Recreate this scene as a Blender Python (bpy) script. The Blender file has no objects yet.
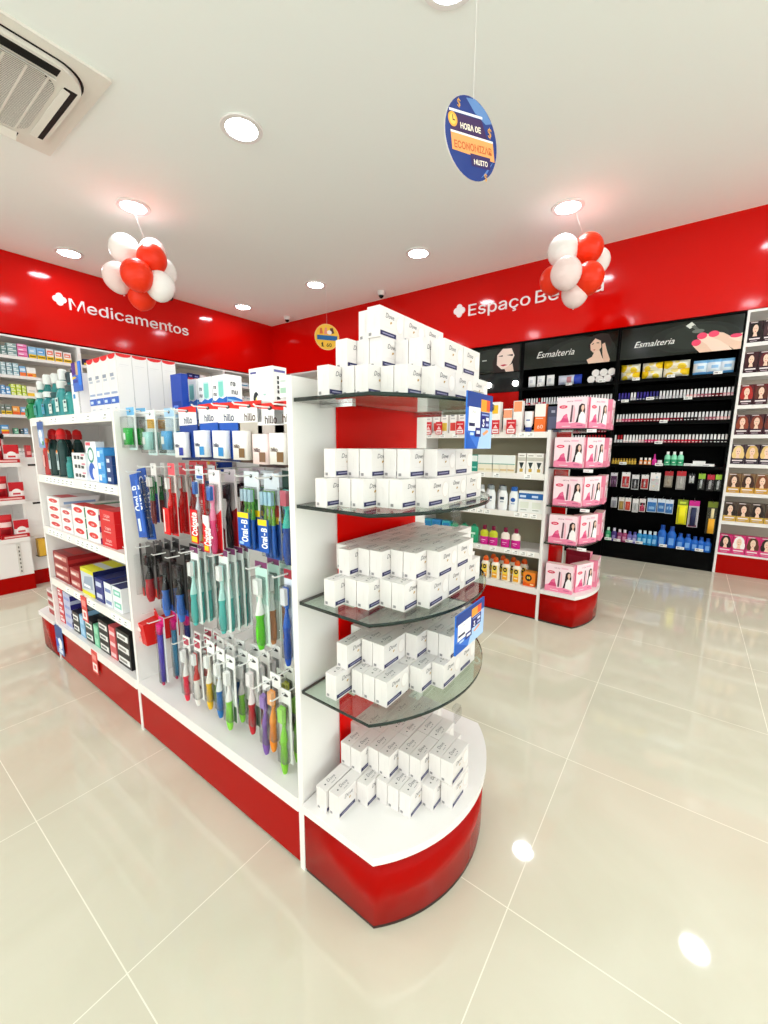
import bpy, bmesh, math, random
from math import pi, sin, cos, radians
from mathutils import Vector, Matrix
random.seed(7)
SC = bpy.context.scene
COL = SC.collection

# ------------------------------------------------------------------ camera
FPX, CX, CY, H = 415.284, 384.0, 512.0, 1.10
YAW, PIT, ROL = 0.939415, 0.161674, -0.006223
_f = Vector((sin(YAW) * cos(PIT), cos(YAW) * cos(PIT), -sin(PIT)))
_r = Vector((cos(YAW), -sin(YAW), 0))
_d = _f.cross(_r)
CR = _r * cos(ROL) + _d * sin(ROL)
CD = -_r * sin(ROL) + _d * cos(ROL)
CF = _f
cam = bpy.data.cameras.new('camera')
cam.sensor_fit = 'VERTICAL'
cam.sensor_height = 24.0
cam.lens = FPX / 1024 * 24.0
cam.clip_start = 0.02
camo = bpy.data.objects.new('camera', cam)
COL.objects.link(camo)
camo.matrix_world = Matrix(((CR.x, -CD.x, -CF.x, 0), (CR.y, -CD.y, -CF.y, 0), (CR.z, -CD.z, -CF.z, H), (0, 0, 0, 1)))
SC.camera = camo

# measuring helpers: where a sight line meets a real plane of the shop
def ray(px, py):
    return CR * ((px - CX) / FPX) + CD * ((py - CY) / FPX) + CF
def at_x(px, py, X):
    d = ray(px, py); t = X / d.x
    return d.y * t, H + d.z * t
def col_y(px, X, z):
    k = (px - CX) / FPX
    a = CR - CF * k
    return -(a.x * X + a.z * (z - H)) / a.y
def col_x(px, Y, z):
    k = (px - CX) / FPX
    a = CR - CF * k
    return -(a.y * Y + a.z * (z - H)) / a.x
def at_y(px, py, Y):
    d = ray(px, py); t = Y / d.y
    return d.x * t, H + d.z * t

# ------------------------------------------------------------------ materials
def lin(h):
    h = h.lstrip('#')
    v = [int(h[i:i + 2], 16) / 255 for i in (0, 2, 4)]
    return tuple(c / 12.92 if c <= .04045 else ((c + .055) / 1.055) ** 2.4 for c in v) + (1,)
_M = {}
def M(hexc, rough=.45, metal=0.0, spec=.26, clear=0.0):
    """a printed / painted / moulded surface with a faint procedural unevenness in its gloss"""
    key = (hexc, rough, metal, spec, clear)
    if key in _M: return _M[key]
    m = bpy.data.materials.new('paint_' + hexc)
    m.use_nodes = True
    nt = m.node_tree
    b = nt.nodes['Principled BSDF']
    b.inputs['Base Color'].default_value = lin(hexc)
    b.inputs['Metallic'].default_value = metal
    b.inputs['Specular IOR Level'].default_value = spec
    if clear: b.inputs['Coat Weight'].default_value = clear
    n = nt.nodes.new('ShaderNodeTexNoise'); n.inputs['Scale'].default_value = 14
    r = nt.nodes.new('ShaderNodeMapRange')
    r.inputs['To Min'].default_value = max(.02, rough * .95); r.inputs['To Max'].default_value = min(1, rough * 1.06)
    nt.links.new(n.outputs['Fac'], r.inputs['Value']); nt.links.new(r.outputs['Result'], b.inputs['Roughness'])
    _M[key] = m
    return m
def emit(name, hexc, s):
    m = bpy.data.materials.new(name); m.use_nodes = True
    nt = m.node_tree; nt.nodes.clear()
    e = nt.nodes.new('ShaderNodeEmission'); e.inputs[0].default_value = lin(hexc); e.inputs[1].default_value = s
    o = nt.nodes.new('ShaderNodeOutputMaterial'); nt.links.new(e.outputs[0], o.inputs[0])
    return m
def thin_clear(name, tint, gl, rough=.05, ior=1.45):
    """clear sheet: light passes straight through, with a Fresnel sheen on top"""
    m = bpy.data.materials.new(name); m.use_nodes = True
    nt = m.node_tree; nt.nodes.clear()
    t = nt.nodes.new('ShaderNodeBsdfTransparent'); t.inputs[0].default_value = lin(tint)
    g = nt.nodes.new('ShaderNodeBsdfGlossy'); g.inputs['Roughness'].default_value = rough
    g.inputs[0].default_value = (gl, gl, gl, 1)
    lw = nt.nodes.new('ShaderNodeLayerWeight'); lw.inputs['Blend'].default_value = .5
    pw = nt.nodes.new('ShaderNodeMath'); pw.operation = 'POWER'; pw.inputs[1].default_value = 4.0; nt.links.new(lw.outputs['Facing'], pw.inputs[0])
    fr = nt.nodes.new('ShaderNodeMath'); fr.operation = 'MULTIPLY_ADD'; fr.inputs[1].default_value = .75; fr.inputs[2].default_value = .045
    nt.links.new(pw.outputs[0], fr.inputs[0])
    mx = nt.nodes.new('ShaderNodeMixShader'); o = nt.nodes.new('ShaderNodeOutputMaterial')
    nt.links.new(fr.outputs[0], mx.inputs[0]); nt.links.new(t.outputs[0], mx.inputs[1]); nt.links.new(g.outputs[0], mx.inputs[2])
    nt.links.new(mx.outputs[0], o.inputs[0])
    return m

def floor_material():
    m = bpy.data.materials.new('polished_porcelain'); m.use_nodes = True
    nt = m.node_tree; L = nt.links; b = nt.nodes['Principled BSDF']
    tc = nt.nodes.new('ShaderNodeTexCoord')
    sx = nt.nodes.new('ShaderNodeSeparateXYZ'); L.new(tc.outputs['Object'], sx.inputs[0])
    lines = []
    for ax, off in (('X', .2535), ('Y', .247)):
        a = nt.nodes.new('ShaderNodeMath'); a.operation = 'SUBTRACT'; a.inputs[1].default_value = off - 60 * .5985
        L.new(sx.outputs[ax], a.inputs[0])
        d = nt.nodes.new('ShaderNodeMath'); d.operation = 'DIVIDE'; d.inputs[1].default_value = .5985; L.new(a.outputs[0], d.inputs[0])
        f = nt.nodes.new('ShaderNodeMath'); f.operation = 'FRACT'; L.new(d.outputs[0], f.inputs[0])
        p = nt.nodes.new('ShaderNodeMath'); p.operation = 'PINGPONG'; p.inputs[1].default_value = .5; L.new(f.outputs[0], p.inputs[0])
        c = nt.nodes.new('ShaderNodeMath'); c.operation = 'LESS_THAN'; c.inputs[1].default_value = .0021; L.new(p.outputs[0], c.inputs[0])
        lines.append(c)
    mx = nt.nodes.new('ShaderNodeMath'); mx.operation = 'MAXIMUM'
    L.new(lines[0].outputs[0], mx.inputs[0]); L.new(lines[1].outputs[0], mx.inputs[1])
    n = nt.nodes.new('ShaderNodeTexNoise'); n.inputs['Scale'].default_value = 2.2; n.inputs['Detail'].default_value = 7; n.inputs['Distortion'].default_value = 1.2
    L.new(tc.outputs['Object'], n.inputs['Vector'])
    cr = nt.nodes.new('ShaderNodeValToRGB')
    cr.color_ramp.elements[0].position = .3; cr.color_ramp.elements[0].color = lin('CFCAB6')
    cr.color_ramp.elements[1].position = .7; cr.color_ramp.elements[1].color = lin('D8D4C2')
    L.new(n.outputs['Fac'], cr.inputs[0])
    mc = nt.nodes.new('ShaderNodeMix'); mc.data_type = 'RGBA'
    L.new(mx.outputs[0], mc.inputs[0]); L.new(cr.outputs[0], mc.inputs[6]); mc.inputs[7].default_value = lin('ECE8D8')
    L.new(mc.outputs[2], b.inputs['Base Color'])
    mr = nt.nodes.new('ShaderNodeMath'); mr.operation = 'MULTIPLY_ADD'; mr.inputs[1].default_value = .4; mr.inputs[2].default_value = .045
    L.new(mx.outputs[0], mr.inputs[0]); L.new(mr.outputs[0], b.inputs['Roughness'])
    b.inputs['Specular IOR Level'].default_value = .62
    return m
def plaster(name, hexc):
    m = bpy.data.materials.new(name); m.use_nodes = True
    nt = m.node_tree; b = nt.nodes['Principled BSDF']; b.inputs['Base Color'].default_value = lin(hexc); b.inputs['Roughness'].default_value = .7
    n = nt.nodes.new('ShaderNodeTexNoise'); n.inputs['Scale'].default_value = 60
    u = nt.nodes.new('ShaderNodeBump'); u.inputs['Strength'].default_value = .03
    nt.links.new(n.outputs['Fac'], u.inputs['Height']); nt.links.new(u.outputs[0], b.inputs['Normal'])
    return m

WHITE = M('EAE6E4', .28)
WHITE2 = M('EFEAE4', .4)
RED = M('A20804', .2, 0, .06)
REDW = M('CE0804', .09, 0, .26)
CHROME = M('D8D8D8', .18, 1.0)
BLACKL = M('0C0C0D', .25)
BLACKM = M('030303', .55, 0, .06)
OLIVE = M('A9A48C', .5)
GLASS = thin_clear('shelf_glass', 'E6F0EA', .95, .02, 1.5)
GLEDGE = M('1E2B26', .15)
CLEAR = thin_clear('blister_plastic', 'F7F8F8', .5, .2, 1.4)

# ------------------------------------------------------------------ mesh building
_T = {}
FONT = None
try:
    import os
    _fp = os.path.join(bpy.utils.system_resource('DATAFILES', path='fonts'), 'Inter.woff2')     # the sans that ships inside Blender
    if os.path.exists(_fp): FONT = bpy.data.fonts.load(_fp)
except Exception:
    FONT = None
def text_mesh(s, shear=0.0):
    bold = s.startswith('*')
    """flat outline of a word: (verts, faces, width), cap height about 1"""
    k = (s, shear)
    if k in _T: return _T[k]
    cu = bpy.data.curves.new('lettering', 'FONT')
    cu.body = s.lstrip('*'); cu.offset = .022 if bold else 0; cu.size = 1.0; cu.resolution_u = 2; cu.shear = shear; cu.fill_mode = 'FRONT'
    if FONT is not None and not shear: cu.font = FONT
    o = bpy.data.objects.new('lettering', cu)
    COL.objects.link(o)
    bpy.context.view_layer.update()
    me = bpy.data.meshes.new_from_object(o.evaluated_get(bpy.context.evaluated_depsgraph_get()))
    vs = [(v.co.x, v.co.y) for v in me.vertices]
    fs = [tuple(p.vertices) for p in me.polygons]
    bpy.data.objects.remove(o); bpy.data.curves.remove(cu); bpy.data.meshes.remove(me)
    x0 = min((v[0] for v in vs), default=0); x1 = max((v[0] for v in vs), default=1)
    vs = [((x - x0) / .73, y / .73) for x, y in vs]
    _T[k] = (vs, fs, (x1 - x0) / .73)
    return _T[k]

class MB:
    def __init__(s): s.v = []; s.f = []; s.m = []; s.sm = []; s.mats = []
    def mi(s, m):
        if m not in s.mats: s.mats.append(m)
        return s.mats.index(m)
    def add(s, vs, fs, m, smooth=False):
        o = len(s.v); k = s.mi(m)
        s.v.extend(tuple(v) for v in vs)
        for f in fs: s.f.append(tuple(i + o for i in f)); s.m.append(k); s.sm.append(smooth)
        return s
    def box(s, x0, x1, y0, y1, z0, z1, m, top=None, bev=0.0):
        if bev:
            b = bev; vs = []; n = 3
            pts = []
            for cx, cy, a0 in ((x1 - b, y1 - b, 0), (x0 + b, y1 - b, 90), (x0 + b, y0 + b, 180), (x1 - b, y0 + b, 270)):
                for i in range(n + 1):
                    a = radians(a0 + 90 * i / n); pts.append((cx + b * cos(a), cy + b * sin(a)))
            return s.prism(pts, z0, z1, m, top or m)
        vs = [(x0, y0, z0), (x1, y0, z0), (x1, y1, z0), (x0, y1, z0), (x0, y0, z1), (x1, y0, z1), (x1, y1, z1), (x0, y1, z1)]
        s.add(vs, [(0, 3, 2, 1), (0, 1, 5, 4), (1, 2, 6, 5), (2, 3, 7, 6), (3, 0, 4, 7)], m)
        k = len(s.v) - 8
        s.f.append((k + 4, k + 5, k + 6, k + 7)); s.m.append(s.mi(top or m)); s.sm.append(False)
        return s
    def prism(s, pts, z0, z1, m, top=None, smooth=False, bot=None):
        n = len(pts)
        s.add([(x, y, z0) for x, y in pts] + [(x, y, z1) for x, y in pts], [(i, (i + 1) % n, n + (i + 1) % n, n + i) for i in range(n)], m, smooth)
        k = len(s.v) - 2 * n
        s.f.append(tuple(k + n + i for i in range(n))); s.m.append(s.mi(top or m)); s.sm.append(False)
        s.f.append(tuple(k + n - 1 - i for i in range(n))); s.m.append(s.mi(bot or top or m)); s.sm.append(False)
        return s
    def lathe(s, prof, sx=1.0, sy=1.0, n=14, c=(0, 0), cap=True):
        """prof: [(radius, z, colour of the ring that starts here)]"""
        rings = []
        for r, z, _ in prof:
            rings.append([(c[0] + r * sx * cos(2 * pi * i / n), c[1] + r * sy * sin(2 * pi * i / n), z) for i in range(n)])
        for k in range(len(prof) - 1):
            s.add(rings[k] + rings[k + 1], [(i, (i + 1) % n, n + (i + 1) % n, n + i) for i in range(n)], prof[k][2], True)
        if cap:
            s.add(rings[-1], [tuple(range(n))], prof[-1][2]); s.add(rings[0], [tuple(range(n - 1, -1, -1))], prof[0][2])
        return s
    def tube(s, pts, r, m, n=6, ry=None):
        pts = [Vector(p) for p in pts]; rings = []
        for i, p in enumerate(pts):
            t = (pts[min(i + 1, len(pts) - 1)] - pts[max(i - 1, 0)]).normalized()
            a = t.cross(Vector((0, 0, 1)) if abs(t.z) < .9 else Vector((1, 0, 0))).normalized(); b = t.cross(a)
            rr = r[i] if isinstance(r, (list, tuple)) else r
            r2 = rr if ry is None else (ry[i] if isinstance(ry, (list, tuple)) else ry)
            rings.append([p + a * rr * cos(2 * pi * k / n) + b * r2 * sin(2 * pi * k / n) for k in range(n)])
        for i in range(len(pts) - 1):
            s.add(rings[i] + rings[i + 1], [(k, (k + 1) % n, n + (k + 1) % n, n + k) for k in range(n)], m, True)
        s.add(rings[0], [tuple(range(n))], m); s.add(rings[-1], [tuple(range(n))], m)
        return s
    def ball(s, c, r, m, n=16, k=10, sx=1, sy=1, sz=1):
        vs = []; fs = []
        for j in range(k + 1):
            t = pi * j / k
            for i in range(n): vs.append((c[0] + r * sx * sin(t) * cos(2 * pi * i / n), c[1] + r * sy * sin(t) * sin(2 * pi * i / n), c[2] + r * sz * cos(t)))
        for j in range(k):
            for i in range(n): fs.append((j * n + i, (j + 1) * n + i, (j + 1) * n + (i + 1) % n, j * n + (i + 1) % n))
        return s.add(vs, fs, m, True)
    def decor(s, O, U, V, w, h, specs, eps=.0004):
        """print on a face: O lower left corner, U and V unit vectors, w x h its size"""
        O, U, V = Vector(O), Vector(U), Vector(V); N = U.cross(V)
        st = 5e-5
        for i, sp in enumerate(specs):
            e = N * (eps + i * st)
            P = lambda u, v: O + U * (u * w) + V * (v * h) + e
            k = sp[0]
            if k == 'r':
                _, a, b, c, d, m = sp
                s.add([P(a, b), P(c, b), P(c, d), P(a, d)], [(0, 1, 2, 3)], MM(m))
            elif k == 'e':
                _, u, v, ru, rv, m = sp[:6]; n = sp[6] if len(sp) > 6 else 14
                s.add([P(u + ru * cos(2 * pi * j / n), v + rv * sin(2 * pi * j / n)) for j in range(n)], [tuple(range(n))], MM(m))
            elif k == 'p':
                _, pts, m = sp
                s.add([P(*q) for q in pts], [tuple(range(len(pts)))], MM(m))
            elif k in ('t', 'tv'):       # word, centre u, v, cap height as share of h, colour, widest share, shear
                _, txt, u, v, hh, m = sp[:6]
                mw = sp[6] if len(sp) > 6 else None; sh = sp[7] if len(sp) > 7 else 0.0
                vs, fs, tw = text_mesh(txt, sh)
                sc = hh * h; fx = 1.0
                lim = (w if k == 't' else h)
                if mw and tw * sc > mw * lim: fx = mw * lim / (tw * sc)
                c = O + U * (u * w) + V * (v * h) + e
                A, B = (U, V) if k == 't' else (V, -U)
                s.add([c + A * ((x - tw / 2) * sc * fx) + B * ((y - .5) * sc) for x, y in vs], fs, MM(m))
        return s
    def mesh(s, name):
        me = bpy.data.meshes.new(name)
        me.from_pydata(s.v, [], s.f)
        for m in s.mats: me.materials.append(m)
        me.polygons.foreach_set('material_index', s.m)
        me.polygons.foreach_set('use_smooth', s.sm)
        me.update()
        return me
def MM(m): return M(m) if isinstance(m, str) else m

def front(s, w, d, z0, h, specs): s.decor((-w / 2, -d / 2, z0), (1, 0, 0), (0, 0, 1), w, h, specs)
def lside(s, w, d, z0, h, specs): s.decor((-w / 2, d / 2, z0), (0, -1, 0), (0, 0, 1), d, h, specs)
def rside(s, w, d, z0, h, specs): s.decor((w / 2, -d / 2, z0), (0, 1, 0), (0, 0, 1), d, h, specs)
def topside(s, w, d, z1, specs): s.decor((-w / 2, -d / 2, z1), (1, 0, 0), (0, 1, 0), w, d, specs)

# ------------------------------------------------------------------ objects
NUM = ['first', 'second', 'third', 'fourth', 'fifth', 'sixth', 'seventh', 'eighth', 'ninth', 'tenth', 'eleventh', 'twelfth', 'thirteenth', 'fourteenth', 'fifteenth', 'sixteenth', 'seventeenth', 'eighteenth', 'nineteenth', 'twentieth'] + \
    ['twenty-' + q for q in ('first', 'second', 'third', 'fourth', 'fifth', 'sixth', 'seventh', 'eighth', 'ninth')] + ['thirtieth'] + ['thirty-' + q for q in ('first', 'second', 'third', 'fourth', 'fifth', 'sixth', 'seventh', 'eighth', 'ninth')]
def props(o, label, cat, group=None, kind=None):
    if label: o['label'] = label
    if cat: o['category'] = cat
    if group: o['group'] = group
    if kind: o['kind'] = kind
def link(name, me, parent=None, loc=None, label=None):
    o = bpy.data.objects.new(name, me); COL.objects.link(o)
    if parent is not None: o.parent = parent
    if loc is not None: o.location = loc
    if label: o['label'] = label
    return o
def thing(name, loc, rz, label, cat, group=None, me=None):
    o = link(name, me, None, loc); o.rotation_euler = (0, 0, rz); props(o, label, cat, group)
    return o
def struct(name, mb):
    o = link(name, mb.mesh(name)); o['kind'] = 'structure'; return o
class Kind:
    """one kind of goods: its body mesh and the meshes of its parts"""
    def __init__(s, name, cat, body, parts=(), h=.1, w=.05, d=.05):
        s.name, s.cat, s.body, s.parts, s.h, s.w, s.d, s.src = name, cat, body, parts, h, w, d, None
    def put(s, loc, rz, label, group=None, rx=0, ry=0):
        if s.src is None:
            o = link(s.name, s.body)
            for p in s.parts: link(p[0], p[1], o)
            s.src = o
        else:
            o = s.src.copy()
            for k in ('label', 'category', 'group'):
                if k in o: del o[k]
            COL.objects.link(o)
            for c in s.src.children:
                q = c.copy(); COL.objects.link(q); q.parent = o
        o.location = loc; o.rotation_euler = (rx, ry, rz); props(o, label, s.cat, group)
        return o
FX = -pi / 2      # front turned towards -X (the aisle side of the gondolas and the beauty wall)
FY = 0.0          # front turned towards -Y

# ================================================================== ROOM
WL, WR = 5.585, 4.587        # planes of the two red headers
CEIL = 2.94
X0, X1, Y0, Y1 = -3.2, 4.95, -3.2, 5.95
struct('floor', MB().box(X0, X1, Y0, Y1, -.08, 0, floor_material()))
struct('ceiling', MB().box(X0, X1, Y0, Y1, CEIL, CEIL + .08, plaster('ceiling_paint', 'F6FBF8')))
WP = plaster('wall_paint', 'EFEAE2')
struct('wall_left', MB().box(X0, X1, Y1, Y1 + .1, 0, CEIL, WP))
struct('wall_right', MB().box(X1, X1 + .1, Y0, Y1, 0, CEIL, WP))
def added_window_wall(name, wname, axis, at, lo, hi, a, c, z0, z1):
    """unseen wall with glazing added to let in fill daylight: axis is the wall's running direction"""
    t = .1
    def bx(b, u0, u1, za, zb, m, d0=0, d1=t):
        if axis == 'y': b.box(at - d1, at - d0, u0, u1, za, zb, m)
        else: b.box(u0, u1, at - d1, at - d0, za, zb, m)
    b = MB(); bx(b, lo, a, 0, CEIL, WP); bx(b, c, hi, 0, CEIL, WP); bx(b, a, c, 0, z0, WP); bx(b, a, c, z1, CEIL, WP); struct(name, b)
    f = MB(); n_ = 5
    for i in range(n_ + 1):
        u = a + (c - a) * i / n_
        bx(f, max(a, u - .025), min(c, u + .025), z0, z1, WHITE, .02, .08)
    bx(f, a, c, z0, z0 + .05, WHITE, .02, .08); bx(f, a, c, z1 - .05, z1, WHITE, .02, .08)
    w = struct(wname, f)
    g = MB(); bx(g, a + .005, c - .005, z0 + .005, z1 - .005, thin_clear(wname + '_pane', 'F6FAF8', .9, .02), .046, .054)
    link('added_window_glass', g.mesh('added_window_glass'), w)
added_window_wall('wall_front', 'added_window_1', 'y', X0, Y0, Y1, -2.9, 4.6, .12, 2.55)  # unseen shopfront glazing, added so daylight brightens the upright faces
added_window_wall('wall_back', 'added_window_2', 'x', Y0, X0, X1, -2.9, 3.9, .12, 2.55)
struct('trim_1', MB().box(X0, X1, WL, Y1, 2.165, CEIL, REDW))
struct('trim_2', MB().box(WR, X1, Y0, WL, 2.185, CEIL, REDW))

# ---- lettering on the headers
LETW = M('F6F2F2', .35)
def cross_emblem(b, c, U, V, r, m):
    U, V = Vector(U), Vector(V); N = U.cross(V); c = Vector(c)
    for k, (a, bb) in enumerate(((.52, 0), (-.52, 0), (0, .52), (0, -.52))):
        cc = c + U * (a * r) + V * (bb * r)
        n = 14; lo = [cc + U * (r * .5 * cos(2 * pi * i / n)) + V * (r * .5 * sin(2 * pi * i / n)) + N * (.0002 * k) for i in range(n)]
        hi = [p + N * .012 for p in lo]
        b.add(lo + hi, [(i, (i + 1) % n, n + (i + 1) % n, n + i) for i in range(n)] + [tuple(range(n, 2 * n))], m)
def wall_sign(name, word, O, U, V, width, cap, cr, label):
    root = thing(name, O, 0, label, 'sign')
    U, V = Vector(U), Vector(V); N = U.cross(V)
    sc = width / text_mesh(word)[2]
    off = 0.0
    for wd in word.split():
        wall_word(root, wd, U, V, N, sc, cap, off)
        off += text_mesh(wd)[2] * sc + .24 * cap * 1.3
    c = MB(); cross_emblem(c, U * cr[0] + V * cr[1], U, V, cr[2], LETW)
    link('cross_emblem', c.mesh('cross_emblem'), root, None, 'white four-lobed cross emblem')
    return root
def wall_word(root, word, U, V, N, sc, cap, off):
    vs, fs, tw = text_mesh(word)
    b = MB()
    lo = [U * (x * sc + off) + V * (y * cap) + N * .001 for x, y in vs]
    n = len(lo)
    ed = {}
    for f in fs:
        for i in range(len(f)):
            e = (f[i], f[(i + 1) % len(f)]); ed[e] = 1
    side = [e for e in ed if (e[1], e[0]) not in ed]
    hi = [p + N * .014 for p in lo]
    b.add(lo + hi, [tuple(i + n for i in f) for f in fs] + [(a, c, c + n, a + n) for a, c in side], LETW)
    link('lettering', b.mesh('lettering'), root)
wall_sign('wall_lettering', 'Medicamentos', (1.845, WL, 2.515), (1, 0, 0), (0, 0, 1), 1.33, .166, (-.082, .085, .062), 'white word Medicamentos with a lobed cross on the red header wall')
wall_sign('wall_lettering', 'Espaço Beleza', (WR, 2.185, 2.535), (0, -1, 0), (0, 0, 1), 1.40, .168, (-.115, .075, .07), 'white words Espaço Beleza with a lobed cross on the red header')

# ---- downlights
LAMP = emit('lamp_glow', 'F3F8FF', 72.0)
b = MB(); n = 28
ring = []
for r, z in ((.088, 0), (.118, 0), (.122, -.006), (.118, -.012), (.092, -.012), (.088, 0)):
    ring.append([(r * cos(2 * pi * i / n), r * sin(2 * pi * i / n), z) for i in range(n)])
for k in range(5): b.add(ring[k] + ring[k + 1], [(i, (i + 1) % n, n + (i + 1) % n, n + i) for i in range(n)], WHITE, True)
trim_me = b.mesh('trim_ring')
dif_me = MB().add([(.09 * cos(2 * pi * i / n), .09 * sin(2 * pi * i / n), -.007) for i in range(n)], [tuple(range(n - 1, -1, -1))], LAMP).mesh('diffuser')
lx = (-2.23, -.243, 1.744, 3.73); ly = (-1.82, -.425, .967, 2.335, 3.74, 5.13)
posw = {(1.744, 2.335): 'beside the air conditioner', (1.744, 3.74): 'above the balloons near the medicines wall', (1.744, 5.13): 'closest to the medicines wall, above its lettering',
        (3.73, 5.13): 'close to the corner of the two red walls', (3.73, 3.74): 'above the small yellow hanging disc', (3.73, 2.335): 'above the top of the soap pile',
        (3.73, .967): 'above the balloons near the beauty wall', (1.744, .967): 'near the string of the blue hanging disc'}
for i, x in enumerate(lx):
    for j, y in enumerate(ly):
        w = posw.get((x, y))
        lab = 'round white recessed ceiling downlight, lit, ' + (w or f'{NUM[i]} line from the added shopfront, {NUM[j]} place along it')
        t = thing('ceiling_downlight', (x, y, CEIL), 0, lab, 'ceiling light', 'round ceiling downlights')
        link('trim_ring', trim_me, t); link('diffuser', dif_me, t)

# ---- air conditioner cassette
def rrect(cx, cy, w, h, r, n=6):
    p = []
    for sx, sy, a0 in ((1, 1, 0), (-1, 1, 90), (-1, -1, 180), (1, -1, 270)):
        for i in range(n + 1):
            a = radians(a0 + 90 * i / n); p.append((cx + sx * (w / 2 - r) + r * cos(a), cy + sy * (h / 2 - r) + r * sin(a)))
    return p
ac = thing('air_conditioner', (.68, 3.065, CEIL), 0, 'white square ceiling cassette air conditioner with a louvred centre grille', 'air conditioner')
PL = M('E9E5DC', .35)
b = MB(); b.prism(rrect(0, 0, .95, .95, .012), -.014, 0, PL); link('panel', b.mesh('panel'), ac)
def ringp(b, po, pi_, z0, z1, m):
    n = len(po)
    vs = [(x, y, z0) for x, y in po] + [(x, y, z1) for x, y in po] + [(x, y, z1) for x, y in pi_] + [(x, y, z0) for x, y in pi_]
    fs = []
    for i in range(n):
        j = (i + 1) % n
        for k in range(3): fs.append((k * n + i, k * n + j, (k + 1) * n + j, (k + 1) * n + i))
    b.add(vs, fs, m)
DK = M('1C1815', .6)
b = MB(); ringp(b, rrect(0, 0, .822, .822, .15, 8), rrect(0, 0, .80, .80, .145, 8), -.016, -.0142, DK); link('shadow_gap', b.mesh('shadow_gap'), ac, None, 'dark gap around the raised centre')
b = MB(); b.prism(rrect(0, 0, .80, .80, .145, 8), -.040, -.014, PL); link('centre_frame', b.mesh('centre_frame'), ac)
for k in range(4):
    a = k * pi / 2
    R = Matrix.Rotation(a, 3, 'Z')
    b = MB()
    pts = [(-.28, .325), (.28, .325), (.28, .382), (-.28, .382)]
    q = [R @ Vector((x, y, 0)) for x, y in pts]
    b.prism([(v.x, v.y) for v in q], -.0415, -.039, DK); link('air_slot', b.mesh('air_slot'), ac, None, 'dark air outlet slot')
    b = MB()
    tilt = .03 if k != 3 else .006
    q0 = [R @ Vector((x, y, z)) for x, y, z in ((-.27, .318, -.043), (.27, .318, -.043), (.27, .350, -.043 - tilt), (-.27, .350, -.043 - tilt))]
    q1 = [v + Vector((0, 0, -.004)) for v in q0]
    b.add(q0 + q1, [(0, 1, 2, 3), (7, 6, 5, 4), (0, 4, 5, 1), (1, 5, 6, 2), (2, 6, 7, 3), (3, 7, 4, 0)], PL)
    link('vane', b.mesh('vane'), ac)
g = link('intake_grille', MB().prism(rrect(0, 0, .60, .60, .10), -.0425, -.04, M('3E3833', .6)).mesh('intake_grille'), ac, None, 'grey intake grille with fine bars')
b = MB()
for i in range(-22, 23):
    y = i * .0132; w = .2 + math.sqrt(max(0, .0098 - max(0, abs(y) - .2) ** 2))
    b.box(-w, w, y - .0026, y + .0026, -.0455, -.0425, PL)
for i in range(-3, 4): b.box(i * .085 - .004, i * .085 + .004, -.29, .29, -.047, -.0425, PL)
link('grille_bars', b.mesh('grille_bars'), g)
link('sensor', MB().lathe([(.009, -.0405, DK), (.009, -.043, DK)], n=10, c=(.33, -.25)).mesh('sensor'), ac)

# ---- cameras on the ceiling
for (x, y, lab) in ((4.36, 3.25, 'small white dome security camera on the ceiling above the soap pile'), (4.38, 4.99, 'small white dome security camera on the ceiling at the wall corner')):
    t = thing('security_camera', (x, y, CEIL), 0, lab, 'security camera', 'ceiling security cameras')
    link('housing', MB().lathe([(.048, 0, WHITE), (.048, -.03, WHITE), (.036, -.045, WHITE)], n=16).mesh('housing'), t)
    link('lens_dome', MB().ball((0, 0, -.045), .032, M('0A0A0A', .1), 14, 8).mesh('lens_dome'), t, None, 'black lens dome')
t = thing('security_camera', (2.93, 5.50, CEIL), 0, 'small black security camera on the ceiling behind the balloons', 'security camera', 'ceiling security cameras')
link('housing', MB().lathe([(.03, 0, BLACKM), (.03, -.04, BLACKM)], n=14).mesh('housing'), t)
link('lens_dome', MB().ball((0, 0, -.042), .026, M('0A0A0A', .1), 14, 8).mesh('lens_dome'), t)

# ---- balloons
BR, BW, BP = M('F03410', .35, 0, .3), M('F6F2EE', .25), M('F3DCD8', .25)
def balloon_mesh(m):
    b = MB(); prof = []
    for i in range(15):
        t = pi * i / 14
        r = sin(t) * .5; z = -cos(t) * .5
        if z < 0: r *= 1 - .12 * (-z / .5) ** 2; z *= 1.12
        prof.append((max(r, .001), z, m))
    b.lathe(prof, n=22)
    b.lathe([(.002, -.56, m), (.035, -.60, m), (.03, -.605, m)], n=8)
    return b.mesh('balloon')
BM = {k: balloon_mesh(m) for k, m in (('r', BR), ('w', BW), ('p', BP))}
BN = {'r': 'orange-red balloon', 'w': 'white balloon', 'p': 'pale pinkish balloon'}
def cluster(anchor, pxs, t0, label):
    root = thing('balloon_cluster', anchor, 0, label, 'balloons', 'balloon clusters')
    R = Vector(anchor)
    cen = None
    for (px, py, dpx, k, dt) in pxs:
        t = t0 + dt
        P = Vector((0, 0, H)) + ray(px, py) * t
        s = dpx * t / FPX * 1.02
        o = link('balloon', BM[k], root, P - R, BN[k]); o.scale = (s, s, s * 1.02)
        c = (P - R); c = c - Vector((0, 0, -.42)); c.z = c.z * 1
        o.rotation_euler = (random.uniform(-.4, .4), random.uniform(-.4, .4), random.uniform(0, 6))
    last = Vector((0, 0, H)) + ray(pxs[0][0], pxs[0][1]) * t0 - R
    link('string', MB().tube([(0, 0, 0), (last.x, last.y, last.z)], .0006, WHITE, 5).mesh('string'), root)
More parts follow.
